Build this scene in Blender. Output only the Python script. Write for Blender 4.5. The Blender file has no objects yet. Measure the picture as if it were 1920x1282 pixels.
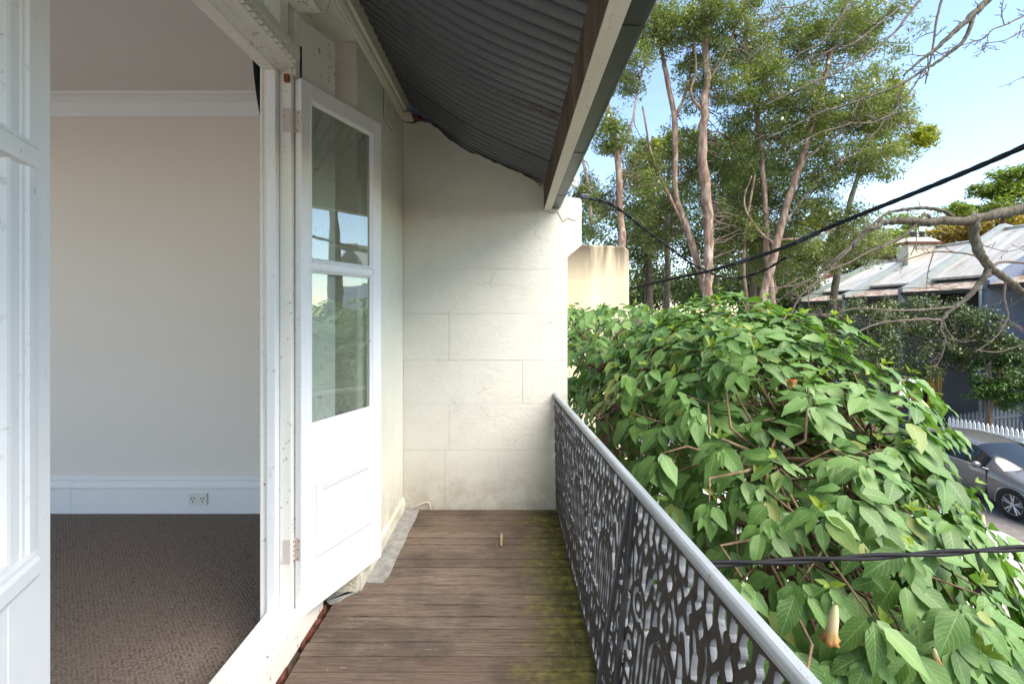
import bpy, math, random
import numpy as np
from mathutils import Vector, Matrix
from mathutils.bvhtree import BVHTree

random.seed(7)
RNG = np.random.default_rng(7)
S = bpy.context.scene
COL = S.collection
R = math.radians

# ------------------------------------------------------------------ camera, sky, sun, exposure
# all numbers below are metres relative to the eye of the photographer; everything is lifted by EYE at the end
EYE = 4.5
F = 850.0          # focal length in pixels of the 1920 px wide photograph
cam_d = bpy.data.cameras.new('camera')
cam = bpy.data.objects.new('camera', cam_d)
COL.objects.link(cam)
cam.location = (0, 0, EYE)
cam.rotation_euler = (R(90), 0, 0)
cam_d.sensor_width = 36
cam_d.lens = F / 1920 * 36
cam_d.shift_y = -56 / 1920
cam_d.clip_start = 0.02
cam_d.clip_end = 900
S.camera = cam

SUN = Vector((0.50, -0.36, 0.78)).normalized()
w = bpy.data.worlds.new('World')
S.world = w
w.use_nodes = True
wn = w.node_tree
bg = wn.nodes['Background']
sky = wn.nodes.new('ShaderNodeTexSky')
sky.sky_type = 'NISHITA'
sky.sun_disc = False
sky.sun_elevation = math.asin(SUN.z)
sky.sun_rotation = math.atan2(SUN.x, SUN.y)
sky.air_density = 1.0
sky.dust_density = 0.1
sky.ozone_density = 2.6
wn.links.new(sky.outputs[0], bg.inputs[0])
bg.inputs[1].default_value = 0.092

sl = bpy.data.lights.new('sun', 'SUN')
sl.energy = 2.2
sl.angle = R(55)          # hazy sun: the photograph shows no hard shadow
sl.color = (1.0, 0.96, 0.90)
so = bpy.data.objects.new('sun', sl)
COL.objects.link(so)
so.rotation_euler = SUN.to_track_quat('Z', 'Y').to_euler()
so.location = (-20, -12, 40)

S.view_settings.view_transform = 'Standard'
S.view_settings.look = 'None'
S.view_settings.exposure = 2.2
S.view_settings.gamma = 1
S.view_settings.use_white_balance = True      # the photographer balanced for the shade
S.view_settings.white_balance_temperature = 7150
S.view_settings.use_curve_mapping = False
S.render.engine = 'CYCLES'
S.cycles.max_bounces = 10
S.cycles.diffuse_bounces = 6
S.cycles.transparent_max_bounces = 24
S.cycles.sample_clamp_indirect = 8
try:
    S.cycles.use_denoising = True
except Exception:
    pass


def P(x, y, d):
    """point at depth d seen at photograph pixel x, y"""
    return Vector(((x - 960) / F * d, d, (585 - y) / F * d))


# ------------------------------------------------------------------ material helpers
class NT:
    def __init__(self, name):
        self.m = bpy.data.materials.new(name)
        self.m.use_nodes = True
        self.t = self.m.node_tree
        self.b = self.t.nodes['Principled BSDF']
        self.out = self.t.nodes['Material Output']
        self._oc = None

    def node(self, typ, **kw):
        n = self.t.nodes.new(typ)
        for k, v in kw.items():
            setattr(n, k, v)
        return n

    def link(self, a, b):
        self.t.links.new(a, b)

    def put(self, sock, v):
        if hasattr(v, 'links') or isinstance(v, bpy.types.NodeSocket):
            self.t.links.new(v, sock)
        else:
            if isinstance(v, (tuple, list)) and len(v) == 3 and sock.type == 'RGBA':
                v = (*v, 1)
            sock.default_value = v

    def oc(self):
        if not self._oc:
            self._oc = self.node('ShaderNodeTexCoord')
        return self._oc.outputs['Object']

    def uv(self):
        self.oc()
        return self._oc.outputs['UV']

    def geo(self, k):
        if not hasattr(self, '_g'):
            self._g = self.node('ShaderNodeNewGeometry')
        return self._g.outputs[k]

    def scaled(self, s, vec=None):
        n = self.node('ShaderNodeMapping')
        n.inputs['Scale'].default_value = s
        self.link(vec or self.oc(), n.inputs['Vector'])
        return n.outputs[0]

    def noise(self, scale, detail=4, rough=.55, vec=None, dist=0.0):
        n = self.node('ShaderNodeTexNoise')
        n.inputs['Scale'].default_value = scale
        n.inputs['Detail'].default_value = detail
        n.inputs['Roughness'].default_value = rough
        n.inputs['Distortion'].default_value = dist
        self.link(vec or self.oc(), n.inputs['Vector'])
        return n.outputs['Fac']

    def voro(self, scale, feature='F1', vec=None):
        n = self.node('ShaderNodeTexVoronoi', feature=feature)
        n.inputs['Scale'].default_value = scale
        self.link(vec or self.oc(), n.inputs['Vector'])
        return n.outputs['Distance']

    def ramp(self, fac, stops):
        n = self.node('ShaderNodeValToRGB')
        e = n.color_ramp.elements
        while len(e) < len(stops):
            e.new(.5)
        for i, (p, c) in enumerate(stops):
            e[i].position = p
            e[i].color = (c, c, c, 1) if isinstance(c, (int, float)) else (*c, 1)
        self.link(fac, n.inputs[0])
        return n.outputs[0]

    def mix(self, fac, a, b, blend='MIX'):
        n = self.node('ShaderNodeMix', data_type='RGBA', blend_type=blend)
        self.put(n.inputs[0], fac)
        self.put(n.inputs[6], a)
        self.put(n.inputs[7], b)
        return n.outputs[2]

    def math(self, op, a, b=0.0, c=None):
        n = self.node('ShaderNodeMath', operation=op)
        self.put(n.inputs[0], a)
        self.put(n.inputs[1], b)
        if c is not None:
            self.put(n.inputs[2], c)
        return n.outputs[0]

    def xyz(self, vec=None):
        n = self.node('ShaderNodeSeparateXYZ')
        self.link(vec or self.oc(), n.inputs[0])
        return n.outputs

    def bump(self, h, strength=.3, dist=.01):
        n = self.node('ShaderNodeBump')
        n.inputs['Strength'].default_value = strength
        n.inputs['Distance'].default_value = dist
        self.link(h, n.inputs['Height'])
        prev = self.b.inputs['Normal'].links
        if prev:
            self.link(prev[0].from_socket, n.inputs['Normal'])
        self.link(n.outputs[0], self.b.inputs['Normal'])

    def fin(self, color=None, rough=.6, metal=0.0, spec=.5):
        if color is not None:
            self.put(self.b.inputs['Base Color'], color)
        self.put(self.b.inputs['Roughness'], rough)
        self.b.inputs['Metallic'].default_value = metal
        self.b.inputs['Specular IOR Level'].default_value = spec
        return self.m


def m_stucco(name, col, col2, bump=.6, fine=1.0):
    n = NT(name)
    big = n.noise(1.7, 3)
    c = n.mix(n.ramp(big, [(.3, 0), (.7, 1)]), col, col2)
    mott = n.noise(9, 6, .6, dist=.6)
    c = n.mix(n.ramp(mott, [(.48, 0), (.75, .22)]), c, tuple(x * .74 for x in col2))
    crack = n.voro(4.2, 'DISTANCE_TO_EDGE', n.mix(.12, n.oc(), n.noise(5, 4), 'ADD'))
    msk = n.ramp(n.noise(3.1, 2), [(.56, 0), (.68, 1)])
    cr = n.math('MULTIPLY', n.ramp(crack, [(0, 1), (.012, 0)]), msk)
    c = n.mix(n.math('MULTIPLY', cr, .38), c, (.22, .19, .15))
    wz = n.xyz(n.geo('Position'))[2]
    low = n.math('MULTIPLY', n.ramp(n.math('MULTIPLY_ADD', wz, -2.6, 8.95), [(.0, 0), (1, 1)]), n.ramp(n.noise(7, 5, .65), [(.35, .1), (.65, .75)]))
    c = n.mix(low, c, (.33, .28, .20))
    pit = n.ramp(n.voro(31), [(.06, 1), (.10, 0)])
    pm = n.math('MULTIPLY', pit, n.ramp(n.noise(4, 2), [(.6, 0), (.7, .6)]))
    c = n.mix(pm, c, (.2, .17, .13))
    trow = n.noise(13, 5, .5, n.scaled((1, 1, 1.8)), 1.6)
    n.bump(n.ramp(trow, [(.40, 0), (.47, .8), (.62, 1)]), bump * .55, .006)
    n.bump(n.noise(70, 4), .22 * fine, .004)
    n.bump(n.math('SUBTRACT', 1.0, cr), .5, .004)
    return n.fin(c, .75, 0, .3)


def m_paint(name, col, dirt=(.25, .2, .15), amount=.5, rough=.42, chips=True):
    n = NT(name)
    c = n.mix(n.ramp(n.noise(3, 4), [(.35, 0), (.75, 1)]), col, tuple(x * .93 for x in col))
    if chips:
        k = n.ramp(n.noise(38, 5, .65), [(.61, 0), (.65, 1)])
        k = n.math('MULTIPLY', k, n.ramp(n.noise(4.5, 3), [(.45, 0), (.62, amount)]))
        c = n.mix(k, c, dirt)
        streak = n.noise(14, 4, .6, n.scaled((1, 1, .07)))
        c = n.mix(n.ramp(streak, [(.55, 0), (.8, .25 * amount)]), c, tuple(x * .6 for x in col))
        n.bump(k, .35, -.002)
    n.bump(n.noise(50, 3, .5, n.scaled((1, 1, .12))), .10, .003)
    n.bump(n.noise(9, 3), .10, .006)
    return n.fin(c, rough, 0, .45)


def m_plain(name, col, rough=.6, metal=0., var=.12, scale=8, spec=.5, bump=.1):
    n = NT(name)
    c = n.mix(n.ramp(n.noise(scale, 5), [(.3, 0), (.7, 1)]), tuple(x * (1 - var) for x in col), tuple(min(1, x * (1 + var)) for x in col))
    if bump:
        n.bump(n.noise(scale * 9, 3), bump, .004)
    return n.fin(c, rough, metal, spec)


def m_leaf(name, stops, rough=.45, trans=.3, veins=False, holes=False, spec=.35):
    """stops: colour ramp over a random number per leaf"""
    n = NT(name)
    oi = n.node('ShaderNodeObjectInfo')
    r = n.math('FRACT', n.math('ADD', n.geo('Random Per Island'), oi.outputs['Random']))
    c = n.ramp(r, stops)
    if veins:
        x, y, z = n.xyz(n.uv())
        a = n.math('ABSOLUTE', n.math('SUBTRACT', x, .5))
        mid = n.ramp(a, [(.012, 1), (.03, 0)])
        fr = n.math('FRACT', n.math('SUBTRACT', n.math('MULTIPLY', y, 8.0), n.math('MULTIPLY', a, 5.0)))
        side = n.ramp(n.math('ABSOLUTE', n.math('SUBTRACT', fr, .5)), [(.035, .75), (.085, 0)])
        v = n.math('MAXIMUM', mid, side)
        c = n.mix(n.math('MULTIPLY', v, .75), c, (.23, .36, .12))
        c = n.mix(n.ramp(n.noise(26, 4), [(.45, 0), (.8, .5)]), c, (.16, .22, .07))
        n.bump(n.math('MULTIPLY', n.ramp(n.math('ABSOLUTE', n.math('SUBTRACT', fr, .5)), [(0, 0), (.25, 1)]), 1.0), .10, .004)
        n.bump(n.noise(40, 3), .2, .004)
    n.fin(c, rough, 0, spec)
    t = n.node('ShaderNodeBsdfTranslucent')
    n.put(t.inputs[0], n.mix(1.0, c, (1.3, 1.5, .6), 'MULTIPLY'))
    mx = n.node('ShaderNodeMixShader')
    mx.inputs[0].default_value = trans
    n.link(n.b.outputs[0], mx.inputs[1])
    n.link(t.outputs[0], mx.inputs[2])
    n.link(mx.outputs[0], n.out.inputs[0])
    return n.m


def m_glass(name, tint=(.93, .97, .95), base=.19, rough=.0):
    """thin window glass: clear with a mirror share that grows at grazing angles"""
    n = NT(name)
    lw_ = n.node('ShaderNodeLayerWeight')
    lw_.inputs[0].default_value = .5
    n.bump(n.noise(3.0, 2), .05, .02)
    g = n.node('ShaderNodeBsdfGlossy')
    g.inputs['Roughness'].default_value = rough
    bl = n.b.inputs['Normal'].links
    if bl:
        n.link(bl[0].from_socket, g.inputs['Normal'])
    t = n.node('ShaderNodeBsdfTransparent')
    t.inputs[0].default_value = (*tint, 1)
    mx = n.node('ShaderNodeMixShader')
    n.put(mx.inputs[0], n.math('MINIMUM', n.math('MULTIPLY_ADD', n.math('POWER', lw_.outputs['Facing'], 4.0), .9, base), 1.0))
    n.link(t.outputs[0], mx.inputs[1])
    n.link(g.outputs[0], mx.inputs[2])
    n.link(mx.outputs[0], n.out.inputs[0])
    return n.m


def m_bark(name, cols, scale=6, bump=.7):
    n = NT(name)
    v = n.scaled((1, 1, .28))
    k = n.noise(scale, 6, .62, v, .8)
    c = n.ramp(k, [(.28, cols[0]), (.46, cols[1]), (.58, cols[2]), (.72, cols[3])])
    n.bump(k, bump, .03)
    n.bump(n.noise(scale * 6, 4, .6, v), .4, .01)
    return n.fin(c, .85, 0, .2)


MAT = {}
MAT['render'] = m_stucco('cream_render', (.66, .635, .56), (.60, .58, .515), .32, .6)
MAT['render_rough'] = m_stucco('cream_render_rough', (.70, .66, .56), (.63, .59, .50), .9, 1.2)
MAT['facade'] = m_stucco('facade_render', (.68, .67, .58), (.62, .62, .53), .35, .7)
MAT['white'] = m_paint('white_gloss_paint', (.80, .80, .80), (.42, .38, .33), .6)
MAT['oldwhite'] = m_paint('old_white_paint', (.79, .765, .71), (.20, .13, .08), .9, .5)
MAT['creampaint'] = m_paint('cream_timber_paint', (.70, .655, .55), (.22, .15, .09), .8, .55)
MAT['trim'] = m_paint('weathered_trim_paint', (.66, .62, .54), (.25, .17, .11), .9, .6)
MAT['roomwall'] = m_plain('room_wall_paint', (.80, .725, .665), .65, 0, .02, 1.2, .3, .05)
MAT['ceiling'] = m_plain('ceiling_paint', (.74, .685, .65), .8, 0, .02, 2, .2, .03)
MAT['skirting'] = m_plain('skirting_paint', (.82, .81, .80), .4, 0, .02, 4, .4, .05)
MAT['glass'] = m_glass('window_glass')
MAT['glass_dirty'] = m_glass('old_window_glass', (.90, .95, .93), .08, .02)


def _carpet():
    n = NT('brown_loop_carpet')
    v = n.scaled((1, 1, 0))
    a = n.noise(4, 3)
    wv = n.node('ShaderNodeTexWave', wave_type='BANDS', bands_direction='DIAGONAL')
    wv.inputs['Scale'].default_value = 30
    wv.inputs['Distortion'].default_value = 2.5
    wv.inputs['Detail'].default_value = 2
    n.link(v, wv.inputs['Vector'])
    cell = n.voro(115, 'F1', v)
    h = n.math('ADD', n.math('MULTIPLY', wv.outputs['Fac'], .22), n.math('MULTIPLY', n.math('SUBTRACT', 1.0, cell), .95))
    c = n.mix(n.ramp(h, [(.2, 0), (1.0, 1)]), (.135, .10, .082), (.32, .25, .205))
    c = n.mix(n.ramp(a, [(.35, 0), (.7, .35)]), c, (.235, .185, .152))
    n.bump(h, .9, .008)
    return n.fin(c, .95, 0, .1)


MAT['carpet'] = _carpet()


def _plank():
    n = NT('weathered_deck_board')
    oi = n.node('ShaderNodeObjectInfo')
    vec = n.node('ShaderNodeVectorMath', operation='ADD')
    g = n.geo('Position')
    cmb = n.node('ShaderNodeCombineXYZ')
    n.link(n.math('MULTIPLY', oi.outputs['Random'], 31.0), cmb.inputs[0])
    n.link(g, vec.inputs[0])
    n.link(cmb.outputs[0], vec.inputs[1])
    long = n.scaled((.8, 15, 1), vec.outputs[0])
    grain = n.noise(9, 10, .74, long, .35)
    blot = n.noise(3.2, 5, .6, g)
    c = n.ramp(grain, [(.34, (.045, .031, .023)), (.46, (.142, .105, .080)), (.58, (.195, .148, .116)), (.74, (.29, .24, .195))])
    c = n.mix(n.ramp(oi.outputs['Random'], [(0, 0), (1, .5)]), c, (.10, .062, .045))
    c = n.mix(n.ramp(blot, [(.45, 0), (.70, .75)]), c, (.05, .04, .034))
    pale = n.noise(48, 5, .7, n.scaled((.25, 1, 1), g))
    c = n.mix(n.ramp(pale, [(.64, 0), (.72, .6)]), c, (.33, .27, .22))
    x = n.xyz(g)
    # damp strip beside the railing where moss grows
    side = n.math('ADD', n.ramp(x[0], [(0, 0), (1, 1)]), 0.0)
    s1 = n.math('MULTIPLY_ADD', x[0], 2.7, .10)
    mo = n.math('ADD', s1, n.math('MULTIPLY', n.math('SUBTRACT', n.noise(5, 6, .7, n.scaled((.6, 1.6, 1), g)), .5), 1.5))
    green = n.ramp(n.noise(20, 4, .6, g), [(.3, (.055, .055, .016)), (.5, (.15, .15, .028)), (.7, (.34, .33, .06))])
    c = n.mix(n.ramp(mo, [(.16, 0), (.6, .45), (1.0, .88)]), c, green)
    dark = n.math('ADD', n.math('MULTIPLY_ADD', x[0], 2.0, .06), n.math('MULTIPLY', n.math('SUBTRACT', n.noise(7, 5, .7, n.scaled((.5, 3.0, 1), g)), .5), 1.7))
    c = n.mix(n.ramp(dark, [(.35, 0), (.8, .5)]), c, (.03, .026, .02))
    n.bump(grain, .8, .006)
    n.bump(n.noise(80, 4, .7, g), .35, .003)
    return n.fin(c, .82, 0, .25)


MAT['plank'] = _plank()


def _steel():
    n = NT('charcoal_roof_steel')
    c = n.mix(n.ramp(n.noise(2.2, 4), [(.35, 0), (.7, 1)]), (.085, .090, .100), (.115, .118, .128))
    dust = n.noise(45, 6, .75)
    c = n.mix(n.math('MULTIPLY', n.ramp(dust, [(.60, 0), (.72, .55)]), n.ramp(n.noise(2.6, 3), [(.5, 0), (.68, 1)])), c, (.24, .22, .20))
    return n.fin(c, .5, 0, .4)


MAT['steel'] = _steel()
MAT['rawwood'] = m_bark('bare_brown_timber', [(.05, .033, .025), (.10, .07, .052), (.14, .10, .078), (.19, .14, .11)], 9, .4)
MAT['gutter'] = m_plain('dark_gutter_metal', (.045, .05, .052), .38, .25, .25, 5, .5, .08)
MAT['lead'] = m_plain('lead_flashing', (.26, .255, .245), .65, 0, .3, 16, .3, .5)
MAT['brick'] = m_plain('red_brick', (.13, .045, .03), .85, 0, .7, 30, .2, .6)
MAT['hinge'] = m_paint('painted_rusty_hinge', (.58, .50, .46), (.28, .09, .03), 1.0, .5)
MAT['rust'] = m_plain('rusty_steel', (.23, .085, .03), .8, 0, .5, 60, .3, .4)


def _rail():
    n = NT('grey_rail_paint')
    k = n.ramp(n.noise(9, 6, .7), [(.635, 0), (.665, 1)])
    sp = n.ramp(n.noise(55, 3, .6), [(.70, 0), (.72, 1)])
    c = n.mix(n.ramp(n.noise(4, 4), [(.3, 0), (.7, 1)]), (.22, .25, .28), (.30, .33, .36))
    c = n.mix(k, c, (.30, .12, .045))
    c = n.mix(n.math('MULTIPLY', sp, .7), c, (.10, .08, .07))
    n.bump(k, .4, -.002)
    n.bump(n.noise(60, 3), .15, .002)
    return n.fin(c, n.math('MULTIPLY_ADD', k, .4, .38), 0, .5)


MAT['rail'] = _rail()
MAT['ironface'] = m_plain('shade_dark_iron', (.055, .047, .042), .8, 0, .25, 30, .2, .5)  # balcony face: its backlit shade is put into the colour, darker than the sides
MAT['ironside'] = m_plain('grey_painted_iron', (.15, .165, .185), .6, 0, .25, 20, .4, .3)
MAT['post'] = m_plain('dark_iron_post', (.055, .058, .064), .5, .1, .2, 20, .4, .2)
MAT['yellowwall'] = None


def _yellow():
    n = NT('stained_yellow_render')
    c = n.mix(n.ramp(n.noise(1.2, 4), [(.3, 0), (.7, 1)]), (.72, .59, .38), (.78, .66, .46))
    st = n.noise(2.6, 5, .6, n.scaled((1, 1, .10)))
    x = n.xyz()
    top = n.ramp(n.math('MULTIPLY_ADD', x[2], .62, -2.51), [(.0, 0), (.62, .25), (.98, 1)])
    m = n.math('MULTIPLY', n.ramp(st, [(.40, 0), (.56, 1)]), top)
    c = n.mix(n.math('MULTIPLY', m, .9), c, (.085, .055, .04))
    sp = n.ramp(n.voro(5.5), [(.055, 1), (.09, 0)])
    c = n.mix(n.math('MULTIPLY', sp, n.ramp(n.noise(3, 2), [(.5, 0), (.6, .8)])), c, (.12, .08, .05))
    n.bump(n.noise(20, 4), .25, .01)
    return n.fin(c, .85, 0, .2)


MAT['yellowwall'] = _yellow()
MAT['leaf'] = m_leaf('large_soft_leaf', [(0, (.048, .120, .024)), (.35, (.076, .172, .035)), (.7, (.110, .220, .050)), (.93, (.135, .25, .066)), (1, (.21, .24, .05))], .5, .26, True, spec=.48)
MAT['younghleaf'] = m_leaf('young_yellow_leaf', [(0, (.13, .23, .035)), (1, (.25, .31, .035))], .5, .35)
MAT['stem'] = m_bark('tan_shrub_stem', [(.07, .045, .028), (.13, .085, .052), (.19, .125, .08), (.26, .18, .12)], 14, .4)
MAT['flower'] = None


def _flower():
    n = NT('withered_trumpet_petal')
    z = n.xyz()[2]
    f = n.math('ADD', z, n.math('MULTIPLY', n.math('SUBTRACT', n.noise(30, 4), .5), .06))
    c = n.ramp(n.math('MULTIPLY', f, 4.0), [(.0, (.30, .11, .03)), (.16, (.52, .33, .14)), (.35, (.66, .55, .33)), (.7, (.50, .52, .25)), (.9, (.20, .28, .08))])
    n.bump(n.noise(40, 4, .6, n.scaled((1, 1, .2))), .5, .005)
    return n.fin(c, .7, 0, .2)


MAT['flower'] = _flower()
MAT['paperbark'] = m_bark('peeling_paper_bark', [(.10, .058, .04), (.23, .145, .105), (.37, .275, .21), (.52, .44, .36)], 9, 1.0)
MAT['greybark'] = m_bark('grey_mossy_bark', [(.04, .037, .026), (.085, .075, .054), (.13, .112, .085), (.19, .165, .13)], 16, .7)
MAT['twig'] = m_plain('brown_twig_bark', (.155, .12, .095), .8, 0, .25, 12, .2, .3)
MAT['fol_paper'] = m_leaf('grey_green_narrow_leaf', [(0, (.13, .16, .052)), (.5, (.185, .235, .075)), (.85, (.26, .30, .125)), (1, (.36, .27, .12))], .42, .25, spec=.45)
MAT['fol_yellow'] = m_leaf('yellow_green_leaf', [(0, (.15, .18, .025)), (.6, (.25, .26, .03)), (1, (.36, .32, .04))], .5, .4)
MAT['fol_gold'] = m_leaf('golden_autumn_leaf', [(0, (.30, .22, .06)), (.6, (.42, .29, .09)), (1, (.34, .30, .07))], .6, .3)
MAT['fol_pale'] = m_leaf('pale_green_leaf', [(0, (.11, .16, .03)), (.6, (.18, .24, .05)), (1, (.27, .29, .06))], .5, .35)
MAT['fol_deep'] = m_leaf('deep_green_leaf', [(0, (.065, .095, .03)), (.6, (.10, .145, .045)), (1, (.15, .185, .065))], .45, .2)
MAT['fol_dark'] = m_leaf('dark_glossy_leaf', [(0, (.035, .06, .025)), (.55, (.06, .10, .035)), (.85, (.11, .15, .04)), (1, (.26, .24, .05))], .35, .15, spec=.5)
MAT['fol_bush'] = m_leaf('glossy_bush_leaf', [(0, (.03, .075, .018)), (.6, (.055, .13, .028)), (1, (.12, .20, .03))], .3, .15, spec=.5)
MAT['blossom'] = m_plain('cream_bottlebrush', (.75, .74, .62), .8, 0, .1, 20, .2, .2)
MAT['cable'] = m_plain('black_cable_sheath', (.008, .008, .010), .75, 0, .2, 30, .25, .1)
MAT['grey_metal'] = m_plain('galvanised_steel', (.42, .43, .44), .4, .6, .1, 20, .5, .1)
MAT['asphalt'] = m_plain('worn_asphalt', (.17, .155, .145), .9, 0, .18, 6, .2, .5)
MAT['pavement'] = m_plain('concrete_pavement', (.24, .23, .215), .85, 0, .15, 5, .2, .4)
MAT['earth'] = m_plain('leafy_garden_earth', (.075, .055, .04), .95, 0, .4, 9, .1, .8)
MAT['curtain'] = m_plain('dark_green_curtain', (.014, .028, .026), .85, 0, .3, 8, .2, .2)
MAT['plastic'] = m_plain('white_plastic', (.74, .72, .66), .35, 0, .02, 5, .5, 0)
MAT['black'] = m_plain('black_plastic', (.012, .012, .013), .5, 0, .1, 5, .4, 0)
MAT['dust'] = m_plain('pale_twig_wood', (.38, .27, .17), .8, 0, .3, 40, .2, .4)


# ------------------------------------------------------------------ mesh helpers
class MB:
    def __init__(self):
        self.v, self.f, self.m, self.uvs = [], [], [], None

    def box(self, x0, x1, y0, y1, z0, z1, m=0):
        i = len(self.v)
        self.v += [(x, y, z) for z in (z0, z1) for y in (y0, y1) for x in (x0, x1)]
        for q in ((0, 2, 3, 1), (4, 5, 7, 6), (0, 1, 5, 4), (2, 6, 7, 3), (0, 4, 6, 2), (1, 3, 7, 5)):
            self.f.append([i + k for k in q])
            self.m.append(m)
        return self

    def hexa(self, pts, m=0):
        """8 points in box order: z low (y0x0,y0x1,y1x0,y1x1), z high the same"""
        i = len(self.v)
        self.v += [tuple(p) for p in pts]
        for q in ((0, 2, 3, 1), (4, 5, 7, 6), (0, 1, 5, 4), (2, 6, 7, 3), (0, 4, 6, 2), (1, 3, 7, 5)):
            self.f.append([i + k for k in q])
            self.m.append(m)
        return self

    def prism(self, poly, a, b, axis='y', m=0):
        """extrude a 2-D outline: axis y -> poly is (x,z); z -> (x,y); x -> (y,z)"""
        i, n = len(self.v), len(poly)
        for t in (a, b):
            for p, q in poly:
                self.v.append({'y': (p, t, q), 'z': (p, q, t), 'x': (t, p, q)}[axis])
        self.f.append([i + k for k in range(n)][::-1]); self.m.append(m)
        self.f.append([i + n + k for k in range(n)]); self.m.append(m)
        for k in range(n):
            j = (k + 1) % n
            self.f.append([i + k, i + j, i + n + j, i + n + k]); self.m.append(m)
        return self

    def tube(self, pts, rad, n=8, m=0, cap=True):
        pts = [Vector(p) for p in pts]
        if not hasattr(rad, '__len__'):
            rad = [rad] * len(pts)
        i0 = len(self.v)
        T = []
        for k in range(len(pts)):
            a, b = pts[max(0, k - 1)], pts[min(len(pts) - 1, k + 1)]
            t = (b - a)
            T.append(t.normalized() if t.length > 1e-9 else Vector((0, 0, 1)))
        u = T[0].orthogonal().normalized()
        for k, p in enumerate(pts):
            u = (u - T[k] * u.dot(T[k]))
            u = u.normalized() if u.length > 1e-6 else T[k].orthogonal().normalized()
            w_ = T[k].cross(u)
            for j in range(n):
                a = 2 * math.pi * j / n
                self.v.append(tuple(p + (u * math.cos(a) + w_ * math.sin(a)) * rad[k]))
        for k in range(len(pts) - 1):
            for j in range(n):
                a, b = i0 + k * n + j, i0 + k * n + (j + 1) % n
                self.f.append([a, b, b + n, a + n]); self.m.append(m)
        if cap:
            self.f.append([i0 + j for j in range(n)][::-1]); self.m.append(m)
            e = i0 + (len(pts) - 1) * n
            self.f.append([e + j for j in range(n)]); self.m.append(m)
        return self

    def lathe(self, prof, center, axis, n=16, m=0):
        """prof: list of (radius, along axis)"""
        c, ax = Vector(center), Vector(axis).normalized()
        u = ax.orthogonal().normalized()
        w_ = ax.cross(u)
        i0 = len(self.v)
        for r, t in prof:
            for j in range(n):
                a = 2 * math.pi * j / n
                self.v.append(tuple(c + ax * t + (u * math.cos(a) + w_ * math.sin(a)) * r))
        for k in range(len(prof) - 1):
            for j in range(n):
                a, b = i0 + k * n + j, i0 + k * n + (j + 1) % n
                self.f.append([a, b, b + n, a + n]); self.m.append(m)
        return self

    def mesh(self, name, mats, smooth=False):
        me = bpy.data.meshes.new(name)
        me.from_pydata(self.v, [], self.f)
        for mm in (mats if isinstance(mats, (list, tuple)) else [mats]):
            me.materials.append(MAT[mm] if isinstance(mm, str) else mm)
        if any(self.m):
            me.polygons.foreach_set('material_index', self.m)
        if smooth:
            me.polygons.foreach_set('use_smooth', [True] * len(me.polygons))
        me.update()
        return me

    def build(self, name, mats, parent=None, smooth=False, bevel=0, seg=2):
        return link(name, self.mesh(name, mats, smooth), parent, bevel, seg)


def link(name, me, parent=None, bevel=0, seg=2):
    o = bpy.data.objects.new(name, me)
    COL.objects.link(o)
    if parent:
        o.parent = parent
    if bevel:
        b = o.modifiers.new('bevel', 'BEVEL')
        b.width = bevel
        b.segments = seg
        b.limit_method = 'ANGLE'
        b.angle_limit = R(35)
    return o


def tag(o, label=None, cat=None, group=None, kind=None):
    if label: o['label'] = label
    if cat: o['category'] = cat
    if group: o['group'] = group
    if kind: o['kind'] = kind
    return o


def thing(name, label, cat, group=None, kind=None):
    o = bpy.data.objects.new(name, None)
    COL.objects.link(o)
    o.empty_display_size = .1
    return tag(o, label, cat, group, kind)


def struct(o, label=None):
    return tag(o, label, None, None, 'structure')


def np_mesh(name, verts, faces4, mats, uv=None, smooth=False):
    """fast mesh from numpy arrays; faces4: (n,k) equal-size polygons"""
    me = bpy.data.meshes.new(name)
    nv, (nf, k) = len(verts), faces4.shape
    me.vertices.add(nv)
    me.vertices.foreach_set('co', np.ascontiguousarray(verts, dtype=np.float32).ravel())
    me.loops.add(nf * k)
    me.loops.foreach_set('vertex_index', np.ascontiguousarray(faces4, dtype=np.int32).ravel())
    me.polygons.add(nf)
    me.polygons.foreach_set('loop_start', np.arange(0, nf * k, k, dtype=np.int32))
    me.polygons.foreach_set('loop_total', np.full(nf, k, dtype=np.int32))
    for mm in (mats if isinstance(mats, (list, tuple)) else [mats]):
        me.materials.append(MAT[mm])
    if uv is not None:
        l = me.uv_layers.new(name='UVMap')
        l.data.foreach_set('uv', np.ascontiguousarray(uv[faces4.ravel()], dtype=np.float32).ravel())
    if smooth:
        me.polygons.foreach_set('use_smooth', np.ones(nf, dtype=bool))
    me.update(calc_edges=True)
    return me


def unit(a):
    return a / np.maximum(np.linalg.norm(a, axis=-1, keepdims=True), 1e-9)


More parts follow.
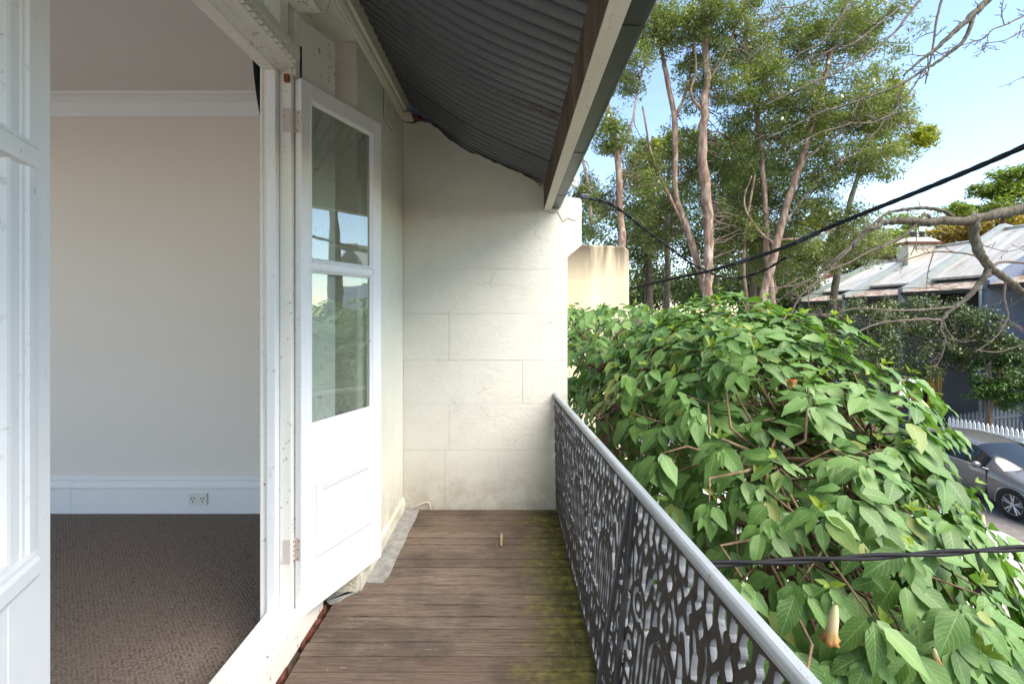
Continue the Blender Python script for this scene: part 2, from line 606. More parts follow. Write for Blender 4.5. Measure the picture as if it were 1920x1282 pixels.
def leaf_cloud(name, pos, length, width, mat, parent, droop=.5, flat=.5):
    """many small leaves: each a folded pair of faces; pos (n,3), sizes per leaf"""
    n = len(pos)
    length = np.broadcast_to(length, (n,)) * RNG.uniform(.65, 1.35, n)
    width = np.broadcast_to(width, (n,)) * RNG.uniform(.7, 1.3, n)
    az = RNG.uniform(0, 2 * np.pi, n)
    a = np.stack([np.cos(az), np.sin(az), RNG.normal(-droop, .5, n)], 1)
    a = unit(a)
    up = unit(np.stack([RNG.normal(0, flat, n), RNG.normal(0, flat, n), np.ones(n)], 1))
    s = unit(np.cross(a, up))
    nn = np.cross(s, a)
    L, W = length[:, None], width[:, None]
    p0 = pos
    p1 = pos + a * L * .5 + s * W * .5 + nn * W * .12
    p2 = pos + a * L
    p3 = pos + a * L * .5 - s * W * .5 + nn * W * .12
    v = np.stack([p0, p1, p2, p3], 1).reshape(-1, 3)
    i = np.arange(n)[:, None] * 4
    f = np.concatenate([i + np.array([[0, 1, 2]]), i + np.array([[0, 2, 3]])], 1).reshape(-1, 3)
    me = np_mesh(name, v, f, mat)
    return link(name, me, parent)


def clump_points(centers, per, rad):
    """leaf positions in small flattened clumps about the given centres"""
    c = np.asarray(centers, float)
    n = len(c)
    k = np.maximum(4, (per * RNG.uniform(.5, 1.5, n)).astype(int))
    idx = np.repeat(np.arange(n), k)
    r = RNG.normal(0, 1, (len(idx), 3))
    r = unit(r) * (RNG.uniform(0, 1, (len(idx), 1)) ** .5)
    sc = np.asarray(rad, float) * RNG.uniform(.6, 1.3, (n, 1))
    return c[idx] + r * (sc * np.array([1, 1, .7]))[idx]


def in_blob(c, r, n):
    p = unit(RNG.normal(0, 1, (n, 3))) * (RNG.uniform(0, 1, (n, 1)) ** .42)
    return np.asarray(c) + p * np.asarray(r)
# ------------------------------------------------------------------ ground
g = MB().box(-600, 700, -300, 800, -4.9, -4.66).build('ground', 'earth'); struct(g)
g = MB().box(2.15, 13.1, -60, 700, -4.65, -4.62).build('road', 'asphalt'); struct(g)
for xa, xb in ((.55, 2.0), (13.25, 14.6)):
    g = MB().box(xa, xb, -60, 700, -4.65, -4.50).build('pavement', 'pavement'); struct(g)
for xa, xb in ((2.0, 2.15), (13.1, 13.25)):
    g = MB().box(xa, xb, -60, 700, -4.65, -4.49).build('kerb', 'pavement', bevel=.02); struct(g)

g = MB().box(-60, -5.3, -60, 60, -4.65, -4.56).build('rear_bounce_slab', 'pavement'); struct(g)  # unseen slab behind the house, added to bounce daylight into the room

# ------------------------------------------------------------------ own house: facade, room
fac = thing('facade_wall', 'old cream green rendered facade wall behind the open white french door', 'wall')
XW = -.80      # outer face of the facade
m = MB()
m.box(-1.0, XW, 2.35, 3.33, -4.5, 2.3)                 # pier between door and end wall
m.box(-1.0, XW, -3.0, .62, -4.5, 2.3)                  # pier on the near side
m.box(-1.0, XW, .62, 2.35, 1.396, 2.3)                 # wall over the door head
m.box(-1.0, -.97, .62, 2.35, -4.5, -1.452)             # wall under the sill
m.build('render_coat', 'facade', fac)
m = MB().box(-.915, XW - .002, 2.342, 2.349, -1.45, 1.394)
m.box(-.885, XW - .002, .621, .628, -1.45, 1.394)
m.build('reveal_render', 'render_rough', fac)
m = MB()
m.prism([(-.803, 1.40), (-.790, 1.405), (-.776, 1.425), (-.772, 1.45), (-.758, 1.456), (-.752, 1.56), (-.803, 1.56)], -1.0, 3.325, 'y')
m.build('wall_plate_moulding', 'creampaint', fac, bevel=.003)
# terracotta-pattern air vent
v = MB().box(XW - .01, XW + .002, 2.815, 3.035, 1.205, 1.385).build('vent_hole_shade', 'rawwood', fac)  # dark backing colour stands in for the shade inside the vent holes
b = MB()
for i in range(10):
    yy = 2.822 + i * .0225
    b.box(XW - .001, XW + .010, yy - .0032, yy + .0032, 1.21, 1.38)
for k in range(8):
    zz = 1.214 + k * .0233
    b.box(XW - .001, XW + .011, 2.822, 3.028, zz - .0035, zz + .0035)
tag(b.build('vent_lattice', 'facade', v), kind='stuff')
# skirting ledge of render along the facade foot
MB().prism([(XW - .001, -1.45), (XW + .016, -1.45), (XW + .016, -1.37), (XW + .002, -1.355), (XW - .001, -1.355)], 2.36, 3.325, 'y').build('plinth_render', 'facade', fac, bevel=.004)

m = MB()
m.prism([(-.78, 2.3), (-.70, 2.32), (-4.2, 4.1), (-4.4, 3.95)], -3.2, 3.6, 'y')
o = m.build('sun_block_roof', 'steel'); struct(o)  # unseen slab over the house, added and sloped to block the sun

room = MB().box(-5.2, -1.106, -2.2, 3.29, -1.53, -1.452).build('carpet', 'carpet'); struct(room)
o = MB().box(-5.2, -1.0, 3.291, 3.328, -1.53, 1.62).build('room_wall', 'roomwall'); struct(o)
# unseen back wall with a big opening, added like the open near side for daylight
m = MB()
m.box(-5.2, -5.0, -2.2, 3.29, 1.25, 1.62)
m.box(-5.2, -5.0, 2.95, 3.29, -1.53, 1.25)
m.box(-5.2, -5.0, -2.2, 2.95, -1.53, -1.25)
o = m.build('room_wall', 'roomwall'); struct(o)
o = MB().box(-5.2, -.99, -2.2, 3.29, 1.548, 1.62).build('ceiling', 'ceiling'); struct(o)
m = MB()
cov = [(3.2905, 1.41), (3.278, 1.41), (3.272, 1.418), (3.262, 1.45), (3.235, 1.495), (3.20, 1.522), (3.172, 1.53), (3.168, 1.5475), (3.2905, 1.5475)]
o = MB().prism(cov, -5.0, -1.0, 'x').build('cornice', 'skirting'); struct(o)
sk = [(3.2905, -1.455), (3.268, -1.455), (3.268, -1.275), (3.260, -1.268), (3.260, -1.255), (3.266, -1.248), (3.270, -1.225), (3.270, -1.212), (3.264, -1.207), (3.266, -1.195), (3.276, -1.186), (3.282, -1.18), (3.2905, -1.18)]
for xa, xb in ((-5.0, -3.182), (-3.180, -1.0)):
    o = MB().prism(sk, xa, xb, 'x').build('skirting_board', 'skirting'); struct(o)

ol = thing('power_outlet', 'white double power outlet set in the skirting board of the room', 'power outlet')
MB().box(-2.325, -2.192, 3.256, 3.2675, -1.385, -1.300).build('face_plate', 'plastic', ol, bevel=.003)
for dx in (-.034, .034):
    b = MB()
    cx = -2.2585 + dx
    for ang, px, pz in ((-28, -.010, -1.338), (28, .010, -1.338), (0, 0, -1.359)):
        ca, sa = math.cos(R(ang)), math.sin(R(ang))
        q = [(-.0022, -.008), (.0022, -.008), (.0022, .008), (-.0022, .008)]
        b.prism([(cx + px + x * ca - z * sa, pz + x * sa + z * ca) for x, z in q], 3.2545, 3.257, 'y')
    b.build('socket_slots', 'black', ol)
    MB().box(cx + dx * .62 - .010, cx + dx * .62 + .010, 3.251, 3.257, -1.322, -1.309).build('switch', 'plastic', ol, bevel=.002)

# curtain gathered inside the room beside the jamb
m = MB()
rows, cols = 26, 30
for r_ in range(rows):
    t = r_ / (rows - 1)
    z = 1.42 - t * 2.3
    pull = 1 / (1 + math.exp(-(z - .85) * 5.5))
    for c_ in range(cols):
        s_ = c_ / (cols - 1)
        y = 2.37 + s_ * .26
        x = -1.195 - pull * .175 * (1 - s_ * .25) + .016 * math.sin(s_ * 34 + t * 1.2)
        m.v.append((x, y, z))
for r_ in range(rows - 1):
    for c_ in range(cols - 1):
        i = r_ * cols + c_
        m.f.append([i, i + 1, i + cols + 1, i + cols]); m.m.append(0)
o = m.build('curtain', 'curtain', None, True)
sm = o.modifiers.new('thickness', 'SOLIDIFY'); sm.thickness = .003
tag(o, 'dark green curtain gathered behind the door jamb inside the room', 'curtain')

# ------------------------------------------------------------------ door frame
fr = thing('door_frame', 'peeling white door frame with dentil transom bar and worn sill', 'door frame')
ZT = 1.75
m = MB()
m.box(-1.060, -1.007, 2.068, 2.34, -1.36, ZT)
m.build('jamb', 'oldwhite', fr, bevel=.003)
MB().box(-1.104, -1.062, 2.036, 2.34, -1.36, ZT).build('door_stop', 'white', fr, bevel=.004)
MB().prism([(-1.14, 2.052), (-1.135, 2.044), (-1.128, 2.044), (-1.122, 2.052), (-1.106, 2.052), (-1.106, 2.33), (-1.14, 2.33)], -1.45, ZT, 'z').build('architrave', 'oldwhite', fr)
MB().box(-1.10, -.97, .66, .905, -1.36, ZT).build('jamb', 'oldwhite', fr, bevel=.003)
MB().box(-1.14, -1.102, .66, .91, -1.36, ZT).build('door_stop', 'white', fr, bevel=.004)
# splayed casing between frame and masonry reveal
m = MB().hexa([(-1.03, 2.10, -1.40), (-1.012, 2.10, -1.40), (-1.03, 2.341, -1.40), (-.912, 2.341, -1.40),
               (-1.03, 2.10, 1.384), (-1.012, 2.10, 1.384), (-1.03, 2.341, 1.384), (-.912, 2.341, 1.384)])
m.build('casing', 'oldwhite', fr, bevel=.002)
MB().box(-1.006, -.990, 2.075, 2.118, 1.085, 1.38).build('casing_bead', 'oldwhite', fr, bevel=.003)
MB().hexa([(-1.010, 2.122, 1.10), (-.999, 2.122, 1.10), (-1.0, 2.140, 1.10), (-.9915, 2.140, 1.10),
           (-1.010, 2.122, 1.25), (-.999, 2.122, 1.25), (-1.0, 2.140, 1.25), (-.9915, 2.140, 1.25)]).build('mortise_slot', 'black', fr)
# transom bar with dentils, a little out of true
tb = MB().prism([(-1.138, 1.104), (-1.11, 1.100), (-1.108, 1.088), (-1.062, 1.085), (-1.060, 1.098), (-1.03, 1.098), (-1.026, 1.112), (-.985, 1.114),
                 (-.985, 1.150), (-.965, 1.152), (-.965, 1.185), (-1.0, 1.20), (-1.138, 1.20)], .91, 2.066, 'y')
o = tb.build('transom_bar', 'oldwhite', fr, bevel=.002)
d0 = MB().box(-.992, -.966, -.0125, .0125, -.014, .014)
dm = d0.mesh('dentil', 'oldwhite')
for k in range(28):
    d = link('dentil', dm, o)
    d.location = (0, .96 + k * .0395, 1.134)
MB().box(-1.02, -.995, .905, 2.066, 1.21, 1.235).build('fanlight_rail', 'oldwhite', fr, bevel=.004)
MB().box(-1.045, -1.041, .905, 2.066, 1.20, ZT - .02).build('fanlight_pane', 'glass_dirty', fr)
MB().box(-1.07, -1.00, 1.955, 2.03, 1.236, ZT - .03).build('fanlight_stile', 'oldwhite', fr, bevel=.004)
MB().box(-1.14, -.98, .66, 2.34, ZT, ZT + .12).build('head', 'oldwhite', fr, bevel=.004)
MB().box(-1.0, XW - .085, .63, 2.098, 1.385, 1.394).build('head_soffit', 'oldwhite', fr)
# sill
sl_ = MB().prism([(-1.106, -1.53), (-1.106, -1.352), (-1.10, -1.346), (-1.034, -1.346), (-1.028, -1.352), (-1.027, -1.366), (-.968, -1.374), (-.962, -1.380), (-.960, -1.418), (-.972, -1.424), (-.972, -1.53)], .64, 2.335, 'y')
sl_.build('sill', 'oldwhite', fr, bevel=.002)
o = tag(MB().box(-1.035, -1.012, 2.052, 2.075, 1.045, 1.08).build('rusty_keeper', 'rust', fr, bevel=.003), 'rusty bolt keeper plate')

for hz in (-1.092, .875):
    MB().box(-1.045, -1.010, 2.0655, 2.069, hz - .055, hz + .055).build('hinge_plate', 'hinge', fr, bevel=.001)

SC = .955      # the frame and right leaf stand a little nearer than first laid out
done = set()
for o in fr.children_recursive:
    if o.data.name not in done:
        done.add(o.data.name)
        o.data.transform(Matrix.Scale(SC, 4))
    o.location = o.location * SC

# broken brick edge showing between sill and boards
br = thing('brick_edging', 'broken red brick edging between the white sill and the boards', 'brick edging')
y = .3
while y < 2.31:
    l = random.uniform(.07, .20)
    m = MB()
    n = 5
    pts = [(-.930, y), (-.930, y + l - .008)]
    for k in range(n, -1, -1):
        pts.append((-.912 + random.uniform(-.010, .008), y + (l - .008) * k / n))
    m.prism(pts, -1.5, -1.446 + random.uniform(-.008, .004), 'z')
    if random.random() < .8: m.build('brick', 'brick', br, bevel=.003)
    y += l


# ------------------------------------------------------------------ french doors
def french_door(origin, xdir, sgn, H, label, stile, glass, bars, panel, gtop, gbot, W=.566, TH=.038, sc=1.0):
    """local x from hinge to free edge, local z up; the seen face lies at y=0, the thickness runs to -sgn"""
    root = thing('french_door', label, 'door', 'pair of open white french doors')
    root.location = [q * sc for q in origin]
    root.rotation_euler = (0, 0, math.atan2(xdir[1], xdir[0]))
    t = -sgn * TH
    ya, yb = min(0, t), max(0, t)
    z0, z1 = H
    ga, gb = glass
    m = MB()
    def bx(x0, x1, za, zb, y0=ya, y1=yb):
        m.box(x0, x1, y0, y1, za, zb)
    bx(0, ga, z0, z1)                       # hinge stile
    bx(gb, W, z0, z1)                       # free stile
    bx(ga, gb, gtop, z1 - .0005)                    # top rail
    pa, pb, pz0, pz1 = panel
    bx(ga, gb, pz1, gbot)                   # lock rail
    bx(ga, gb, z0 + .0005, pz0)                     # bottom rail
    if pa > ga: bx(ga, pa, pz0, pz1)
    if pb < gb: bx(pb, gb, pz0, pz1)
    m.build('door_frame_rails', 'white', root, bevel=.0025)
    # sunk panel and its bolection moulding on both faces
    p = MB().box(pa, pb, -TH * sgn * .5 - .008, -TH * sgn * .5 + .008, pz0, pz1).build('door_panel', 'white', root)
    def ring(mb, x0, x1, za, zb, prof, face):
        """mitred moulding frame: prof = list of (inset, height)"""
        i0 = len(mb.v)
        for ins, h in prof:
            yy = (h if face > 0 else -TH - h) * sgn
            for x, z in ((x0 + ins, za + ins), (x1 - ins, za + ins), (x1 - ins, zb - ins), (x0 + ins, zb - ins)):
                mb.v.append((x, yy, z))
        for k in range(len(prof) - 1):
            for j in range(4):
                a, b_ = i0 + k * 4 + j, i0 + k * 4 + (j + 1) % 4
                mb.f.append([a, b_, b_ + 4, a + 4]); mb.m.append(0)
    bol = [(-.012, 0), (-.012, .008), (-.004, .014), (.008, .012), (.012, .006), (.022, .006), (.026, -.001), (.036, -.003), (.040, -.012)]
    for fc in (1, -1):
        mo = MB(); ring(mo, pa, pb, pz0, pz1, bol, fc)
        mo.build('panel_moulding', 'white', root)
    # glazing
    zs = [gbot] + [z for bz in bars for z in bz] + [gtop]
    for k in range(0, len(zs), 2):
        za, zb = zs[k], zs[k + 1]
        MB().box(ga - .006, gb + .006, -TH * sgn * .5 - .0015, -TH * sgn * .5 + .0015, za - .006, zb + .006).build('glass_pane', 'glass', root)
        gm = MB()
        for fc in (1, -1):
            ring(gm, ga, gb, za, zb, [(-.004, -.002), (-.002, .003), (.006, .001), (.010, -.006), (.016, -.010), (.018, -.017)], fc)
        gm.build('glazing_bead', 'white', root)
    for za, zb in bars:
        MB().box(ga, gb, ya + .003, yb - .003, za, zb).build('glazing_bar', 'white', root, bevel=.006)
    for hz in (z0 + .31, z1 - .20):
        hp = MB()
        for k in range(5):
            zz = hz - .052 + k * .0212
            hp.lathe([(.001, 0), (.0065, 0), (.0065, .0195), (.001, .0195)], (-.006, t - .003 * -sgn * -1, zz), (0, 0, 1), 10)
        h = hp.build('hinge', 'hinge', root, True)
        MB().box(-.0025, -.0003, min(0, t) + .004, max(0, t) - .002, hz - .052, hz + .052).build('hinge_plate', 'hinge', h)
        scr = MB()
        for zz in (-.04, 0, .04):
            scr.lathe([(.0001, .002), (.003, .0018), (.004, 0)], (-.0028, t * .45 + .006 * math.sin(zz * 90), hz + zz), (-1, 0, 0), 8)
        scr.build("screw_heads", 'rust', h)
    bo = MB()
    bo.tube([(W + .006, sgn * -.012, z0 + .02), (W + .006, sgn * -.012, z0 + .16)], .0045, 8)
    bo.box(W, W + .006, sgn * -.012 - .011, sgn * -.012 + .011, z0 + .13, z0 + .15)
    bo.box(W, W + .006, sgn * -.012 - .011, sgn * -.012 + .011, z0 + .03, z0 + .05)
    bo.tube([(W + .006, sgn * -.012, z0 + .10), (W + .022, sgn * -.012, z0 + .10)], .004, 8)
    bo.build('bolt', 'hinge', root)
    for o in root.children_recursive:
        o.data.transform(Matrix.Scale(sc, 4))
        o.location = o.location * sc
    return root


french_door((-.967, 2.080, 0), (.383, .924), -1, (-1.402, 1.075), 'white half glazed french door open beside the rendered end wall',
            .056, (.056, .500), [(.205, .240)], (.098, .500 - .004, -1.154, -.828), 1.0, -.543, sc=SC)
ld = french_door((-.936, .920, 0), (.40, -.917), 1, (-1.402, 1.075), 'white french door at the left edge, seen as a tall stile and glass strip',
            .10, (.140, .500), [(.275, .315)], (.140, .49, -1.154, -.72), 1.0, -.445)

# ------------------------------------------------------------------ balcony floor
fl = MB().box(-.97, .42, -1.2, 3.40, -1.60, -1.492).build('balcony_floor', 'rawwood'); struct(fl)
pm = {}
y = 3.33
k = 0
while y > -1.1:
    wd = .0835
    x0 = -.80 if y > 2.40 else -.895 + random.uniform(-.004, .004)
    key = (x0 > -.85, k % 3)
    x1 = .352 + (3.33 - y) * .02 + random.uniform(-.006, .006)
    zt = -1.450 + random.uniform(-.0015, .0015)
    if y < 2.35 or y - wd > 2.345:
        xa = x0
    else:
        xa = -.80
    MB().box(xa, x1, y - wd + .005, y, -1.49, zt).build('plank', 'plank', fl, bevel=.0025)
    y -= wd
    k += 1

# lead flashing strip along the foot of the wall
pts = []
n = 22
for i in range(n + 1):
    yy = 2.44 + (3.325 - 2.44) * i / n
    pts.append((-.676 + .0025 * math.sin(i * .8) + (-.012 if i == 0 else 0), yy))
outline = [(-.797, 3.325), (-.797, 2.455), (-.78, 2.425), (-.72, 2.418), (-.69, 2.424)] + pts
m = MB().prism(outline, -1.4478, -1.4435, 'z')
tag(m.build('flashing_strip', 'lead', None, bevel=.001), 'grey lead flashing strip lying on the boards along the wall foot', 'flashing')
o = MB().prism([(-.93, 2.335), (-.93, 2.27), (-.905, 2.245), (-.865, 2.262), (-.845, 2.30), (-.80, 2.345), (-.79, 2.40), (-.80, 2.41), (-.80, 2.352), (-.88, 2.337)], -1.4475, -1.4435, 'z').build('flashing_scrap', 'lead', None, bevel=.001)
tag(o, 'small torn scrap of grey flashing under the open door leaf', 'flashing')

# twig and fallen bits on the boards
tw = MB()
a = Vector((-.068, 2.96, -1.441)); b_ = Vector((-.078, 2.80, -1.441))
tw.tube([a, a.lerp(b_, .3) + Vector((.004, 0, .002)), a.lerp(b_, .65) + Vector((.006, 0, 0)), b_ + Vector((.012, 0, 0))], [.005, .010, .008, .006], 7)
tag(tw.build('twig', 'dust', None, True), 'pale dry twig lying on the mossy balcony boards', 'twig')
bl = MB()
for k in range(45):
    x, yy = random.uniform(-.85, .3), random.uniform(1.75, 3.25)
    r_ = random.uniform(.0012, .0035)
    bl.lathe([(.0002, r_), (r_, 0), (.0002, -r_)], (x, yy, -1.4475), (random.random() - .5, random.random() - .5, 1), 5)
tag(bl.build('leaf_crumbs', 'dust'), 'pale crumbs of leaf litter scattered over the balcony boards', 'leaf litter', None, 'stuff')

# old wire loop at the wall foot
wr = MB().tube([(-.72, 3.32, -1.445), (-.70, 3.315, -1.415), (-.67, 3.315, -1.405), (-.63, 3.31, -1.385), (-.60, 3.31, -1.39), (-.595, 3.31, -1.42), (-.59, 3.31, -1.445)], .004, 6)
tag(wr.build('wire', 'creampaint', None, True), 'short bent painted wire in the corner at the foot of the end wall', 'wire')
pp = MB().tube([(-.79, 3.30, -1.45), (-.79, 3.30, -1.37)], .011, 10)
tag(pp.build('pipe_stub', 'creampaint', None, True), 'short painted pipe stub in the corner of the balcony floor', 'pipe')

# ------------------------------------------------------------------ end wall
ew = thing('end_wall', 'cream rendered party wall with scribed blocks closing the balcony end', 'wall')
top = [(.4075, .40), (.512, .49), (.512, .815), (.50, .835), (.41, .845), (.33, .835), (.225, .90), (.15, .975), (.063, 1.02), (-.02, 1.055), (-.133, 1.10), (-.24, 1.15), (-.33, 1.175),
       (-.40, 1.23), (-.462, 1.265), (-.52, 1.325), (-.60, 1.385), (-.66, 1.40), (-.72, 1.385), (-.80, 1.39), (-1.0, 1.39)]
jag = []
for (xa, za), (xb, zb) in zip(top[6:-1], top[7:]):
    for t in (0, .33, .66):
        jag.append((xa + (xb - xa) * t, za + (zb - za) * t + random.uniform(-.006, .006)))
prof = [(-1.0, -4.5), (.4072, -4.5)] + top[:6] + jag + [top[-1]]
m = MB().prism(prof, 3.3345, 3.57, 'y')
m.build('wall_core', 'render', ew)
MB().prism([(-1.0, 1.38), (-.45, 1.25), (-.46, 1.292), (-.54, 1.348), (-.62, 1.408), (-.70, 1.47), (-.76, 1.518), (-.81, 1.558), (-1.0, 1.70)], 3.44, 3.568, 'y').build('wall_core', 'rawwood', ew)  # dark filler added behind the wall top to block leaking sky light
# render coat: plain rough upper part and scribed courses below
zc = [-4.5, -1.46, -1.01, -.674, -.353, -.012, .313]
joints = {1: [-.462 - .03], 2: [-.462], 3: [.078], 4: [-.462], 5: [], 0: []}
up = [(-.7985, .3145), (.4065, .3145), (.4065, .402), (.5115, .492), (.5115, .814), (.4995, .834), (.41, .844), (.33, .834)] + jag + [(-.7985, 1.388)]
MB().prism(up, 3.330, 3.3346, 'y').build('upper_render', 'render', ew, bevel=.0015)
for c in range(6):
    xs = [-.7985] + joints[c] + [.4065]
    if c == 0: continue
    for xa, xb in zip(xs[:-1], xs[1:]):
        j = .0008
        f = 3.330 + random.uniform(-.0012, .0008)
        MB().box(xa + (j if xa > -.79 else 0), xb - (j if xb < .40 else 0), f, 3.3347, zc[c] + j, zc[c + 1] - j).build('ashlar_block', 'render', ew, bevel=.0012)
MB().box(-.7985, .4065, 3.33, 3.3347, -4.5, -1.465).build('lower_render', 'render', ew)
# crack in the corbel
cr = MB()
q = [(.24, .735), (.29, .728), (.335, .732), (.372, .66), (.41, .69), (.445, .672), (.47, .675)]
for (xa, za), (xb, zb) in zip(q[:-1], q[1:]):
    dx, dz = xb - xa, zb - za
    l = math.hypot(dx, dz); nx, nz = -dz / l * .002, dx / l * .002
    cr.prism([(xa + nx, za + nz), (xa - nx, za - nz), (xb - nx, zb - nz), (xb + nx, zb + nz)], 3.3288, 3.3302, 'y')
cr.build('render_crack', 'rawwood', ew)
st = MB().hexa([(-.795, 3.26, 1.392), (-.715, 3.25, 1.392), (-.795, 3.33, 1.392), (-.715, 3.33, 1.392), (-.79, 3.26, 1.44), (-.725, 3.255, 1.445), (-.79, 3.33, 1.44), (-.725, 3.33, 1.445)])
st.build('loose_stone', 'creampaint', ew, bevel=.012, seg=3)
MB().box(-.712, -.66, 3.28, 3.33, 1.40, 1.428).build('brick', 'brick', ew, bevel=.006)

# ------------------------------------------------------------------ verandah roof
vr = thing('verandah_roof', 'dark curved corrugated verandah roof with timber beam and gutter', 'roof')
PR = [(-.81, 1.575), (-.76, 1.535), (-.70, 1.487), (-.62, 1.425), (-.54, 1.365), (-.46, 1.31), (-.33, 1.225), (-.20, 1.155), (-.07, 1.095), (.06, 1.042), (.15, 1.008), (.235, .975), (.30, .948), (.36, .925)]
PITCH = .076
PAN = [(0, 0), (.05, .005), (.09, .017), (.14, .022), (.20, .022), (.25, .017), (.29, .005), (.34, 0), (.55, -.003), (.80, -.003)]


def sheet(y0, nper, dz):
    rows = []
    prof = []
    for p in range(nper):
        for ph, h in PAN:
            prof.append((y0 - (p + ph) * PITCH, h))
    prof.append((y0 - nper * PITCH, 0))
    m = MB()
    nx = len(PR)
    for yy, h in prof:
        for (x, z) in PR:
            t = (x + .81) / 1.17
            warp = -.042 * (3.33 - yy) / 1.9 * max(0, t - .25)
            m.v.append((x + h * .35, yy, z + h + dz + warp + .004 * math.sin(yy * 3.1 + x * 5)))
    for i in range(len(prof) - 1):
        for j in range(nx - 1):
            a = i * nx + j
            m.f.append([a, a + 1, a + nx + 1, a + nx]); m.m.append(0)
    o = m.build('corrugated_sheet', 'steel', vr, True)
    sm = o.modifiers.new('thickness', 'SOLIDIFY'); sm.thickness = .0015
    return o


yy = 3.75
k = 0
while yy > -.6:
    sheet(yy, 11, (.0, .005)[k % 2])
    yy -= PITCH * 10
    k += 1
bm_ = MB().box(.234, .262, -.8, 3.328, .752, .945).build('fascia_beam', 'rawwood', vr)
MB().prism([(.2335, .7515), (.2335, .741), (.249, .741), (.249, .747), (.2875, .747), (.2885, .80), (.264, .82), (.264, .7515)], -.8, 3.3285, 'y').build('beam_trim', 'trim', vr, bevel=.002)
gp = [(.289, .865), (.289, .768), (.293, .760), (.338, .757), (.352, .762), (.363, .78), (.366, .81), (.372, .83), (.372, .845), (.360, .845), (.360, .79), (.345, .768), (.30, .768), (.297, .775), (.297, .865)]
gt = MB().prism(gp, -.8, 3.50, 'y').build('gutter', 'gutter', vr)
MB().tube([(.370, -.8, .842), (.370, 3.50, .842)], .008, 8).build('gutter_bead', 'gutter', gt, True)
for ys in (2.16, 2.95, 1.2):
    MB().prism([(x + (.0015 if x > .32 else -.0008), z - (.0025 if z < .77 else 0)) for x, z in gp[1:8]] + [(.365, .83), (.30, .775)], ys, ys + .018, 'y').build('gutter_joint', 'gutter', gt)
# leaf debris in the sheet lap
db = MB()
for k in range(260):
    t = random.random() ** .45
    x = -.35 + t * .575
    yy_ = 2.236 + random.gauss(0, .006) - .02 * t
    z = np.interp(x, [p[0] for p in PR], [p[1] for p in PR]) - .013 - .042 * (3.33 - yy_) / 1.9 * max(0, (x + .81) / 1.17 - .25)
    s_ = random.uniform(.003, .0095) * (.4 + t)
    c = Vector((x, yy_, z))
    d = Vector((random.gauss(0, 1), random.gauss(0, 1), random.gauss(0, .4))).normalized()
    e = d.orthogonal().normalized()
    i = len(db.v)
    db.v += [tuple(c - d * s_), tuple(c + e * s_ * .5), tuple(c + d * s_), tuple(c - e * s_ * .5)]
    db.f.append([i, i + 1, i + 2, i + 3]); db.m.append(0)
tag(db.build('leaf_debris', 'dust'), 'dry leaf debris caught in a lap of the dark roof sheets', 'leaf litter', None, 'stuff')

# ------------------------------------------------------------------ iron railing
rl = thing('iron_railing', 'cast iron lace balcony railing with grey painted rusting top rail', 'railing')


def rail_x(y): return .316 + .063 * (3.33 - y)
def foot_x(y): return .322 + .012 * (3.33 - y)


ZR = -.60
m = MB()
sec = [(-.017, -.016), (.017, -.016), (.019, -.003), (.0155, .007), (.008, .012), (-.008, .012), (-.0155, .007), (-.019, -.003)]
ys = [3.329, 2.8, 2.2, 1.6, 1.0, .4, -.3, -1.0]
for yv in ys:
    for a, c in sec:
        m.v.append((rail_x(yv) + a, yv, ZR + c))
ns = len(sec)
for i in range(len(ys) - 1):
    for j in range(ns):
        a, b_ = i * ns + j, i * ns + (j + 1) % ns
        m.f.append([a, a + ns, b_ + ns, b_]); m.m.append(0)
m.f.append(list(range(ns))); m.m.append(0)
m.build('top_rail', 'rail', rl, False, bevel=.003)


